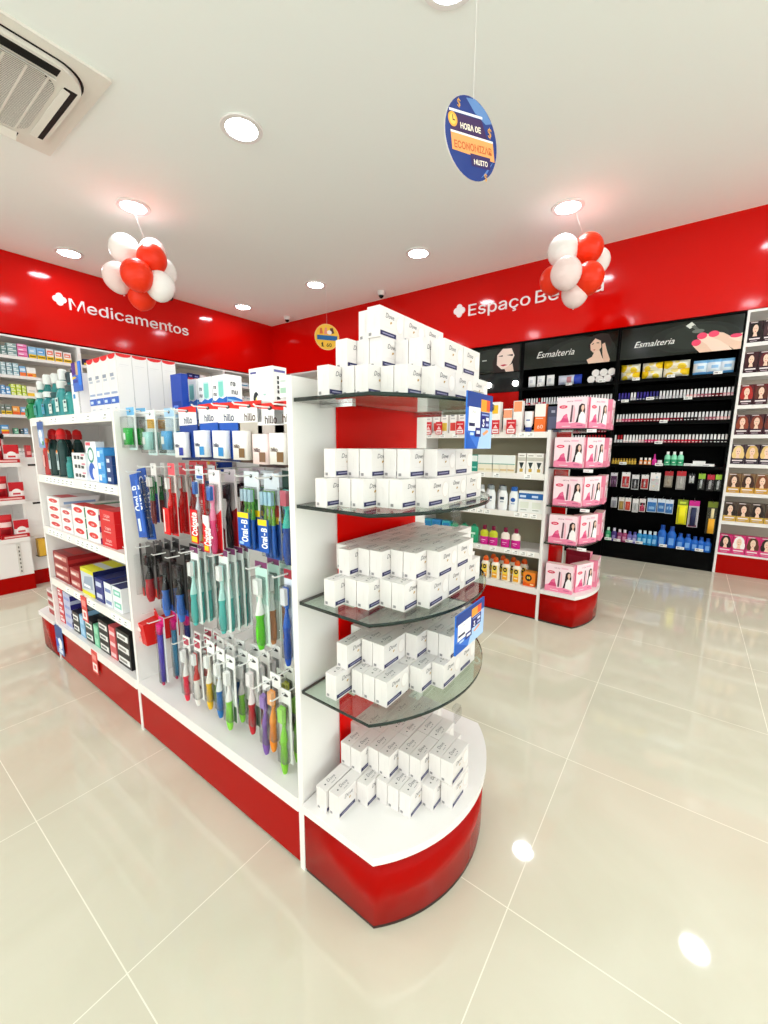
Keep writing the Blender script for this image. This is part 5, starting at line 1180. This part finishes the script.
for px, py in ((636, 379), (671, 376), (718, 372.5), (625, 401), (650, 398.5), (688, 398), (663.5, 421.5), (658.5, 442.5), (623, 463.3), (659, 464.5), (608, 538.5), (617, 540), (629, 541), (639, 542.5), (663, 545.5), (680, 548), (699, 550)): wall_tag(px, py, .06, bl1, -.252, .640)
for px, py in ((569, 384), (602, 381), (540, 385)): wall_tag(px, py, .06, bl2, .640, 1.545)
for i, px in enumerate((690, 699, 708)):
    t = thing('price_label_holder', (XS + .02 + (.02 if i == 1 else 0), col_y(px, XS + .02, zb + .02), zb + .0003 + (0 if i != 1 else .0)), FX, f'white price label standing on small bottle shelf, {NUM[i]} from left', 'price label', 'standing price labels')
    b = MB(); hh = .022 if i != 1 else .045
    b.add([(-.045, -.006, 0), (.045, -.006, 0), (.045, .012, hh), (-.045, .012, hh), (.045, .016, 0), (-.045, .016, 0)], [(0, 1, 2, 3), (3, 2, 4, 5), (0, 5, 4, 1), (1, 4, 2), (0, 3, 5)], M('F2F2F0', .4))
    b.decor((-.045, -.0062, .002), (1, 0, 0), (0, .6, .8), .09, .02, [('r', .1, .3, .6, .6, '9A9A9A')]); link('label_card', b.mesh('label_card'), t)
    link('label_foot', MB().box(-.02, .02, .014, .03, 0, .004, CLEAR).mesh('label_foot'), t)
# blister goods on hooks of the black unit
def card_pack(w, h, base, specs, obj=None):
    b = MB(); b.box(-w / 2, w / 2, 0, .003, -h + .01, .01, M(base, .4)); b.decor((-w / 2, 0, -h + .01), (1, 0, 0), (0, 0, 1), w, h, specs + [('e', .5, 1 - .008 / h, .08, .004 / h, '2A2A2C', 8)])
    parts = [('blister', MB().prism(rrect(0, -.007, w * .8, .0135, .004, 2), -h + .016, -h * .28, CLEAR, CLEAR, True).mesh('blister'))]
    if obj: parts.append(obj)
    return Kind('nail_tool_pack', 'nail tool', b.mesh('nail_tool_pack'), parts, h, w, .014)
def clipper(col, h, w=.012):
    b = MB(); b.prism(rrect(0, -.006, w, .007, .002, 2), -h * .8, -h * .4, M(col, .3, .6 if col in ('B8B8BC', 'C8C8CC') else 0), None, True); b.tube([(0, -.006, -h * .4), (.003, -.006, -h * .28)], .003, M(col, .3), 6)
    return ('nail_tool', b.mesh('nail_tool'))
def hang_row(items, hooky, unit, rowname):
    for i, (px, py, w, h, base, specs, tool, desc) in enumerate(items):
        X = XS - .004
        y, z = at_x(px, py, X)
        card_pack(w, h, base, specs, tool).put((X, y, z - .008), FX, f'{desc}, {NUM[i]} from left, {rowname} hooks of black unit', 'nail tools on hooks')
        b = MB(); yc = .194
        b.tube([(yc - y, -.187, z - .004), (yc - y, -.18, z - .0065), (yc - y, .158, z - .0065)], .0016, M('9A9A9C', .3, .8), 6); link('peg_hook', b.mesh('peg_hook'), bl1)
hang_row([(614.5, 473, .058, .135, 'D8D4DA', [('r', .05, .0, .95, .78, '5A3458'), ('r', .2, .2, .8, .5, '8A5A86')], clipper('4A2A48', .13), 'plum and white tool pack'),
          (626.5, 472.5, .07, .15, 'EDEAEA', [('r', .08, .06, .92, .74, 'C8242C'), ('r', .2, .15, .8, .3, 'E88A8A')], clipper('C8C8CC', .14), 'red and white clipper pack'),
          (636, 475, .058, .14, 'E0DEE0', [('r', .05, .05, .95, .72, '26242A')], clipper('B8B8BC', .14), 'black and white clipper pack'),
          (645.5, 475, .058, .135, 'E2DEDE', [('r', .05, .05, .95, .72, 'B82A2C')], clipper('C8C8CC', .13), 'dark red clipper pack'),
          (656, 473, .078, .165, 'F3F0F0', [('e', .3, .6, .12, .06, 'F0C8CE', 8), ('e', .7, .4, .12, .06, 'E8C8D8', 8), ('e', .4, .25, .12, .06, 'F0D8B8', 8), ('e', .65, .75, .12, .06, 'C8D8E8', 8)], None, 'large white patterned pack'),
          (669.5, 471.5, .062, .145, '8E8478', [('r', 0, .72, 1, 1, 'A8242C'), ('r', .15, .1, .85, .65, 'A89C8C')], clipper('B8A890', .13), 'taupe pack with red header'),
          (682, 471.5, .068, .165, '9A9490', [('r', 0, .74, 1, 1, 'B8242E'), ('r', .15, .08, .85, .68, 'B4AEAA')], clipper('C8C4C0', .15), 'grey pack with red header'),
          (692.5, 474, .045, .09, '242426', [('r', .1, .1, .35, .8, 'E0E0E0'), ('r', .6, .1, .85, .8, 'DADADA')], clipper('C8C8CC', .08), 'small black pack with two silver tools'),
          (702.5, 474, .048, .14, '1E201E', [('r', 0, .68, 1, 1, '8FB83A'), ('r', .3, .1, .6, .6, 'B8B8B8')], clipper('B8B8BC', .13), 'black pack with green header'),
          (711.5, 475, .05, .14, '2A2224', [('r', 0, .7, 1, 1, 'B8243A'), ('r', .3, .1, .6, .6, 'C8C8C8')], clipper('B8B8BC', .13), 'black pack with crimson header'),
          (719.5, 475, .045, .14, '222420', [('r', 0, .7, 1, 1, '9AC03A'), ('r', .3, .1, .6, .6, 'C8C8C8')], clipper('B8B8BC', .13), 'black pack with lime header')], 0, bl1, 'upper')
hang_row([(614.5, 497.5, .05, .10, 'C9C9CE', [('r', .15, .1, .85, .7, '9A9AA6')], clipper('8A8A96', .1), 'small grey pack'),
          (622, 497.5, .048, .125, 'E2DCD8', [('r', .1, .05, .9, .7, 'A88A4A')], clipper('C8A24A', .12), 'gold tool pack'),
          (628.5, 498, .05, .125, 'E8E2E0', [('r', .1, .05, .9, .7, 'D8402E')], clipper('E8604A', .12), 'orange-red tool pack'),
          (636, 499, .048, .13, 'ECEAEA', [('r', .1, .05, .9, .7, 'D0D0D4')], clipper('A8A8AC', .12), 'pale grey tool pack'),
          (643, 499, .05, .125, 'E4DADA', [('r', .1, .05, .9, .45, 'B82048'), ('r', .1, .5, .9, .7, '3A2A30')], clipper('D83A6A', .12), 'crimson tool pack'),
          (652.5, 498.5, .075, .13, 'CFDCEC', [('r', .05, .05, .95, .72, '2F7AC8'), ('r', .2, .2, .8, .4, '8FC0EA')], None, 'wide blue plaster pack'),
          (662, 499, .06, .13, 'D4DEEA', [('r', .05, .05, .95, .72, '2A70BC'), ('r', .2, .3, .8, .5, '8AB8E4')], None, 'blue pack in the middle'),
          (670, 500, .06, .13, 'D6DEEA', [('r', .05, .05, .95, .72, '2F78C0'), ('r', .2, .3, .8, .5, 'A6C8EA')], clipper('4A90D8', .12), 'blue pack beside yellow foot file'),
          (683.5, 500, .075, .225, 'E6E22A', [('r', 0, .78, 1, 1, '7A8A1E'), ('r', .2, .84, .8, .92, 'C8D84A')], ('foot_file', MB().prism(rrect(0, -.009, .05, .014, .006, 3), -.205, -.05, M('F0E61A', .3), None, True).mesh('foot_file')), 'yellow foot file pack'),
          (695, 501, .075, .24, 'C8C0CA', [('r', 0, .8, 1, 1, 'C81E8A'), ('r', .1, .02, .9, .1, '8A2A5A')], ('foot_file', MB().prism(rrect(0, -.009, .04, .014, .006, 3), -.215, -.05, M('22284E', .3), None, True).mesh('foot_file')), 'navy foot file pack with magenta header'),
          (714, 502, .075, .285, '3A3A2C', [('r', 0, .82, 1, 1, '6A7A1E')], ('foot_file', MB().prism(rrect(0, -.009, .045, .014, .006, 3), -.27, -.14, M('E8A82A', .4), None, True).prism(rrect(0, -.009, .022, .014, .006, 3), -.14, -.05, M('E8D8A8', .4), None, True).mesh('foot_file')), 'orange paddle foot file pack with olive header')], 0, bl1, 'lower')
# bottles on the bottom shelf
zb = .165
def poll(c, capc, r, hh, lab): return bottle('acetone_bottle', 'nail remover bottle', [(r * .95, 0, c), (r, .006, c), (r, hh * .62, c), (r * .55, hh * .78, c)], [(r * .5, hh * .78, capc), (r * .48, hh, capc)], .75, (.6, hh * .1, hh * .5, [('r', .05, .1, .95, .9, lab)]), 14)
seqb = [(608, '3A9A6A', 'D8ECE0', .026, .13, '8FD0A8', 'green'), (614, '4A3A7A', 'D8D4E4', .024, .13, '8A7AB4', 'violet'), (619.5, '8A3A6A', 'E8DCE4', .024, .12, 'C08AA8', 'plum'), (624.5, '9A3A62', 'E8DCE4', .024, .12, 'C88AA8', 'rosy plum'), (629.5, '6A62A8', '4A4A98', .023, .11, 'B4B0DC', 'lilac'), (634.5, '7A78B8', '5A5AA8', .023, .11, 'B8B8E0', 'pale lilac'),
        (639.5, '2A8AC0', 'D8E8F0', .024, .135, '8FC8E4', 'sky blue'), (644.5, '2A84C0', 'D8E8F0', .024, .135, '7FC0E4', 'bright blue'), (649.5, '2A8AC8', 'D8E8F0', .024, .135, '7FC0E8', 'azure'), (654.5, '2A7CBC', 'D8E8F0', .024, .135, '7FB8E4', 'cerulean')]
for i, (px, c, cc, r, hh, lb, nm) in enumerate(seqb): xrow(poll(c, cc, r, hh, lb), px, zb, f'{nm} remover bottle with pale cap, {NUM[i]} from left, bottom black shelf', 'remover bottles of the black unit')
for i, (px, r, hh) in enumerate(((662, .036, .205), (671.5, .036, .20), (680, .031, .145), (687.5, .031, .145), (694.5, .028, .13), (701, .028, .13), (707.5, .028, .125))):
    xrow(poll('2466C4', '1A4AA0', r, hh, '6AA0E4'), px, zb, f'deep blue bottle with dark cap, {NUM[i]} from left, bottom black shelf', 'remover bottles of the black unit')

# white hair dye unit
dye = wall_unit(-1.157, -.254, (1.925, 1.69, 1.435, 1.195, .952, .709, .464), WHITE, 'white hair dye unit with red base beside the black nail polish unit', base=.168, base_col=RED, back=M('C9BDB0', .5))
b = MB(); b.box(-.4335, .4335, -.168, .158, .168, .182, WHITE); link('shelf', b.mesh('shelf'), dye)
def dyebox(base, hair, band, skin='EEC9B2'):
    return carton('hair_dye_carton', 'hair dye', .086, .05, .165, base, [('e', .5, .64, .40, .31, hair, 16), ('e', .28, .48, .24, .22, hair, 12), ('e', .74, .46, .24, .24, hair, 12), ('p', [(.36, .3), (.64, .3), (.58, .5), (.42, .5)], skin), ('e', .5, .64, .20, .20, skin, 14), ('e', .43, .65, .03, .015, '3A2420', 8), ('e', .57, .65, .03, .015, '3A2420', 8), ('e', .5, .53, .05, .018, 'B83A3A', 8), ('p', [(.4, .45), (.6, .45), (.66, .3), (.34, .3)], skin),
                                                     ('r', 0, 0, 1, .30, band), ('r', .12, .16, .88, .22, 'EADFE0'), ('r', .2, .07, .7, .10, 'B8A8B0'), ('r', .1, .93, .6, .97, 'D8C8C8')])
DY = [(1.925, 'top shelf', 'dark plum', '240C14', ('160808', '40242A', '2A1014', '38181C'), '241018'), (1.69, 'second shelf', 'wine', '360C16', ('3A0E14', '5A1A22', '4A1418', '3A0E14'), '30101C'), (1.435, 'third shelf', 'red', '5A0E12', ('A8201A', '5A2A1C', '8A1A1A', 'A8201A'), '3A1420'),
      (1.195, 'fourth shelf', 'brown', '42121A', ('8A3A22', '7A3220', '6A2A1C', '8A3A22'), '3A1424'), (.952, 'fifth shelf', 'blonde', '36202A', ('E8C888', 'D8B068', 'E2BE7A', 'EACC90'), '2E2030'), (.709, 'sixth shelf', 'chestnut and gold', '7A5A3A', ('4A2A1A', '3A1E14', '7A4424', '5A3420'), 'C8963A'), (.464, 'seventh shelf', 'black and gold', '4A3A2E', ('2A1A14', '3A2418', '241410', '4A2E20'), 'C8A04A'), (.182, 'base shelf', 'magenta', 'C8286A', ('241414', 'F2EDEA', '5A3424', '241414'), 'D83A7A')]
for z, nm, cn, base, hairs, band in DY:
    for i in range(2 if z > 1.4 else 3 if z > .7 else 4):
        K = dyebox(base, hairs[i], band); X = XS + K.d / 2
        K.put((X, -.318 - i * .0895, z + .0004), FX + random.uniform(-.03, .03), f'{cn} hair dye carton with woman portrait, {NUM[i]} from left, {nm}', 'hair dye cartons')
        if nm == 'base shelf': pass

# white units along the rest of the beauty wall
SL = (1.94, 1.75, 1.56, 1.37, 1.18, .98, .74, .45)
wall_unit(2.45, 3.35, SL, WHITE, 'white wall unit beside the black make-up unit, mostly hidden by soap cartons', base=.12, base_col=RED, back=M('D8CFC4', .5))
wall_unit(3.35, 4.25, SL, WHITE, 'white wall unit in the middle of the stretch behind the soap display', base=.12, base_col=RED, back=M('D8CFC4', .5))
wall_unit(4.25, 5.20, SL, WHITE, 'white wall unit next to the room corner under the Espaço Beleza header', base=.12, base_col=RED, back=M('D8CFC4', .5))

# ================================================================== MEDICINE WALL (faces -Y)
MB_ = M('CFC3B6', .5)
xs = [.02, .955, 1.89, 2.785, 3.68, 4.575]
SLM = (1.954, 1.764, 1.569, 1.374, 1.179, .985)
nmW = ['beside the far counter, furthest from the corner', 'behind the teal mouthwash bottles', 'behind the tall white cartons', 'behind the lens solution cartons', 'in the room corner behind the appliance carton']
for i in range(5):
    wall_unit(xs[i], xs[i + 1], SLM, WHITE, 'white medicine shelf unit ' + nmW[i], h=2.15, base=.9, back=MB_, axis='y', front_at=WL)
def med(w, h, base, specs): return carton('medicine_carton', 'medicine box', w, .07, h, base, specs)
def mrow(z, lst, where):
    """lst: (px0, px1, levels, base, specs, colour words)"""
    for i, (pa, pb, n_, hh, base, sp, cn) in enumerate(lst):
        Y = WL + .018
        xa, xb = col_x(pa, Y, z + .05), col_x(pb, Y, z + .05)
        K = med(xb - xa - .003, hh, base, sp)
        for q in range(n_):
            K.put(((xa + xb) / 2, Y + .035, z + .0004 + q * (hh + .0006)), FY, f'{cn} medicine box, {NUM[i]} from left{"" if n_ == 1 else ", " + NUM[q] + " up"}, {where}', 'medicine boxes on the wall shelves')
YB = lambda c: [('r', 0, 0, 1, .36, 'F2C81E'), ('r', .1, .12, .9, .26, '8A6A10'), ('r', .1, .5, .9, .85, c), ('r', .2, .6, .7, .7, 'F0F0F0')]
ST = lambda c: [('r', .05, .2, .95, .45, c), ('r', .1, .6, .6, .8, 'F2F2F2')]
mrow(1.954, [(1, 6.5, 2, .045, '6A8A8A', ST('C8D4D2'), 'grey-teal'), (7, 17, 3, .04, '7A9A9A', ST('DCE4E2'), 'teal striped'), (17.5, 27.5, 3, .042, 'E889BC', ST('C8407A'), 'pink'), (28.5, 36.5, 1, .115, '8FBCE0', YB('A6CCEC'), 'blue and yellow'), (37, 45.5, 1, .115, '8FBCE0', YB('5A98D0'), 'blue and yellow striped'),
             (46.5, 54, 1, .12, 'F0E6E2', YB('E0705A'), 'salmon and yellow'), (55, 62.5, 1, .115, 'F0E6E2', YB('E0705A'), 'salmon and yellow, red-lettered'), (63.5, 71.5, 1, .11, 'F0E6E2', YB('E2806A'), 'pale salmon and yellow'), (83, 90, 1, .07, '2A2450', [('r', .1, .1, .9, .4, 'E8C83A')], 'violet and yellow')], 'top medicine shelf')
mrow(1.764, [(1, 6, 3, .04, '9AB8C0', ST('E4ECEE'), 'pale teal'), (6.5, 12.5, 3, .04, '8AAAB4', ST('DCE6E8'), 'grey-blue'), (13, 19, 3, .04, '9AC0CC', ST('EAF2F4'), 'aqua'), (19.5, 26, 1, .10, '7FB0DC', [('r', 0, 0, 1, .4, 'EE7A3A'), ('r', .1, .55, .9, .8, 'DCEAF6')], 'blue and orange'), (26.5, 36, 1, .095, 'F2EFEC', [('r', 0, 0, 1, .42, 'F0A03A'), ('r', .1, .1, .6, .3, 'E8542A')], 'white and orange')], 'second medicine shelf')
mrow(1.569, [(1, 5.5, 2, .045, '5A98D0', ST('E0ECF6'), 'blue'), (6, 10.5, 1, .08, '6AA4D6', ST('DCEAF4'), 'light blue'), (11, 16, 3, .036, 'C6DC3A', ST('F0F6C0'), 'lime'), (16.5, 21.5, 3, .036, 'C8DE40', ST('F0F6C0'), 'lime green'), (22, 26.5, 3, .034, 'BED636', ST('ECF4B8'), 'yellow-green'), (27, 37, 1, .10, 'F2EEE6', [('r', 0, 0, 1, .34, 'F4C83A'), ('r', .2, .5, .8, .6, 'C8C8CC')], 'white and yellow')], 'third medicine shelf')
mrow(1.374, [(1, 5, 1, .10, '8A8E86', YB('6A7A74'), 'grey and yellow'), (5.5, 12, 1, .10, '8A9088', YB('5E746E'), 'grey-green and yellow'), (12.5, 20, 1, .085, 'F2A04A', [('r', 0, 0, 1, .36, 'E8642A'), ('r', .1, .5, .6, .8, 'F8D8B0')], 'orange'), (20.5, 28, 1, .08, '7FB4DE', [('r', 0, 0, 1, .36, 'F0703A'), ('r', .2, .5, .8, .8, 'E4F0FA')], 'sky blue and orange')], 'fourth medicine shelf')
mrow(1.179, [(1, 9, 1, .09, '4A90CC', [('r', 0, 0, 1, .3, 'E8542A'), ('r', 0, .3, 1, .5, 'F2C81E'), ('r', .1, .6, .9, .8, 'CFE2F4')], 'blue, yellow and red'), (14, 18.5, 1, .06, '4A9A7A', ST('A8D4C0'), 'sea green'), (20.5, 23.5, 1, .055, '2A4450', ST('6A8A94'), 'dark slate'), (24, 28, 1, .06, '7FB0DC', ST('DCEAF4'), 'powder blue')], 'fifth medicine shelf')
mrow(.985, [(15.5, 21.5, 1, .05, 'EDE8E4', ST('B8B8B8'), 'small white'), (22, 28, 1, .05, 'EDE8E4', ST('B8B8B8'), 'little white')], 'lowest visible medicine shelf')
mrow(1.954, [(168.5, 175.5, 2, .05, 'F0EEEE', ST('B8BCC4'), 'white grey-striped'), (180, 187, 1, .07, 'EEF0F0', [('r', .1, .2, .5, .7, '6AA87A')], 'white and green'), (188, 193, 1, .085, '232A66', [('r', 0, 0, 1, .3, 'C8303A'), ('r', .2, .5, .8, .7, '8A94D0')], 'navy and red'), (193.5, 199.5, 1, .08, '262C6A', [('r', 0, 0, 1, .3, 'C8303A'), ('r', .2, .5, .8, .7, '8A94D0')], 'navy and red striped'), (200, 206, 1, .08, 'EADFDC', ST('D8A090'), 'white and salmon')], 'top medicine shelf beside the wide post')
mrow(1.954, [(240, 248, 1, .06, 'DDE8EE', ST('4A9AC0'), 'white and blue'), (249, 255, 1, .05, 'DCE6EC', ST('7AB0C8'), 'pale blue')], 'top medicine shelf near the corner')
mrow(1.764, [(236, 244, 1, .05, 'E4EAEC', ST('C86A6A'), 'white red-banded'), (246, 254, 1, .05, 'E8ECEC', ST('8AA8B4'), 'white slate-banded')], 'second medicine shelf near the corner')

# counter with drawers, then the unit of red packs in front of it
ct = thing('counter_cabinet', (1.55, 4.25, 0), 0, 'white counter cabinet with black slot handles and red base behind the toothpaste gondola', 'cabinet')
b = MB(); b.box(-.66, .66, -.22, .22, .115, .96, WHITE); link('body', b.mesh('body'), ct)
link('red_base', MB().box(-.655, .655, -.215, .215, 0, .115, RED).mesh('red_base'), ct, None, 'red base')
link('worktop', MB().box(-.665, .665, -.225, .225, .96, .985, WHITE).mesh('worktop'), ct)
for z0, z1 in ((.13, .38), (.385, .66), (.665, .95)):
    for xa in (-.65, 0):
        dr = link('drawer', MB().box(xa + .004, xa + .646, -.228, -.2205, z0, z1, WHITE).mesh('drawer'), ct)
        link('slot_handle', MB().box(xa + .05, xa + .20, -.2305, -.228, z1 - .028, z1 - .014, M('16140F', .4)).mesh('slot_handle'), dr, None, 'black slot handle')
x, z = at_y(41.5, 547, 3.98)
t = thing('yellow_carton', (x, 3.99, z - .07), FY, 'yellow carton on a small rack at the counter front', 'carton')
t.scale = (.75, 1, .9)
link('carton_body', MB().box(-.028, .028, -.03, .03, .004, .15, M('D8A83A', .4)).mesh('carton_body'), t); link('rack', MB().box(-.04, .04, -.032, .036, 0, .004, M('2A2620', .4)).mesh('rack'), t)
carton('red_carton', 'carton', .03, .05, .09, 'C0343A', [('r', .1, .2, .9, .5, 'E89A94')]).put((.985, 4.12, .9854), FY, 'red carton standing at the end of the white counter', None)

FL = 3.93
fl = wall_unit(-.10, .905, (.95, .68, .40), WHITE, 'white shelf unit of red packs at the edge of the photo', h=1.05, depth=.40, base=.115, base_col=RED, back=WHITE, axis='y', front_at=FL, sides=False)
link('lower_panel', MB().box(-.48, .4845, -.19, -.17, .1155, .37, WHITE).mesh('lower_panel'), fl)
b = MB(); b.box(.40, .425, -.196, -.19, .13, .36, M('D8D4CE', .5))
for i in range(7): b.box(.409, .416, -.198, -.196, .145 + i * .03, .16 + i * .03, M('6A6660', .5))
link('slotted_rail', b.mesh('slotted_rail'), fl)
for z, nm in ((.95, 'top'), (.68, 'middle'), (.40, 'lowest')):
    for i, xx in enumerate((.665, .765, .852)):
        if i == 2:
            K = carton('red_pack', 'pack', .085, .07, .13, 'E8DADA', [('r', 0, .5, 1, 1, 'C21E28'), ('e', .5, .35, .38, .28, 'F3EDEC', 14), ('r', .25, .3, .75, .4, 'C83A44'), ('r', 0, 0, 1, .14, 'B81A24')])
        else:
            K = pillow('red_pack', 'pack', .092, .08, .175, 'B81620', [(.1, .5, .9, .66, 'E8C8C4'), (.2, .2, .8, .36, '8A1018'), (.0, .8, 1, 1, 'D02A30')])
        K.put((xx, FL + .065, z + .0004), FY, f'{"red and white box with oval" if i == 2 else "dark red pack"}, {NUM[i]} from left, {nm} shelf of the edge unit', 'red packs on the edge unit')
    K = carton('red_tray', 'pack', .16, .02, .028, 'B8161E', [('r', .1, .3, .9, .7, 'E8B8B4')])
    K.put((.81, FL + .018, z + .0004), FY, f'low red strip pack lying before the red packs, {nm} shelf', 'red packs on the edge unit')
t = thing('black_lid_jar', (.80, FL + .20, .9504), 0, 'dark jar lid behind the red packs on the top shelf', 'jar')
link('jar_body', MB().lathe([(.05, 0, M('D8C8C4', .3)), (.05, .17, M('D8C8C4', .3))], n=18).mesh('jar_body'), t); link('lid', MB().lathe([(.056, .17, BLACKL), (.058, .20, BLACKL), (.05, .212, BLACKL)], n=18).mesh('lid'), t)

# ================================================================== LIGHT
w = bpy.data.worlds.new('world'); SC.world = w; w.use_nodes = True
w.node_tree.nodes['Background'].inputs[0].default_value = (1, .99, .98, 1); w.node_tree.nodes['Background'].inputs[1].default_value = 3.5
SC.view_settings.view_transform = 'Standard'
SC.view_settings.look = 'None'
SC.view_settings.exposure = -0.09
SC.view_settings.gamma = 1.0
SC.view_settings.use_curve_mapping = False
SC.cycles.max_bounces = 10
SC.cycles.diffuse_bounces = 5
SC.cycles.glossy_bounces = 4
SC.cycles.transparent_max_bounces = 24
SC.cycles.caustics_reflective = False
SC.cycles.caustics_refractive = False
SC.cycles.sample_clamp_indirect = 6.0
SC.cycles.use_denoising = True
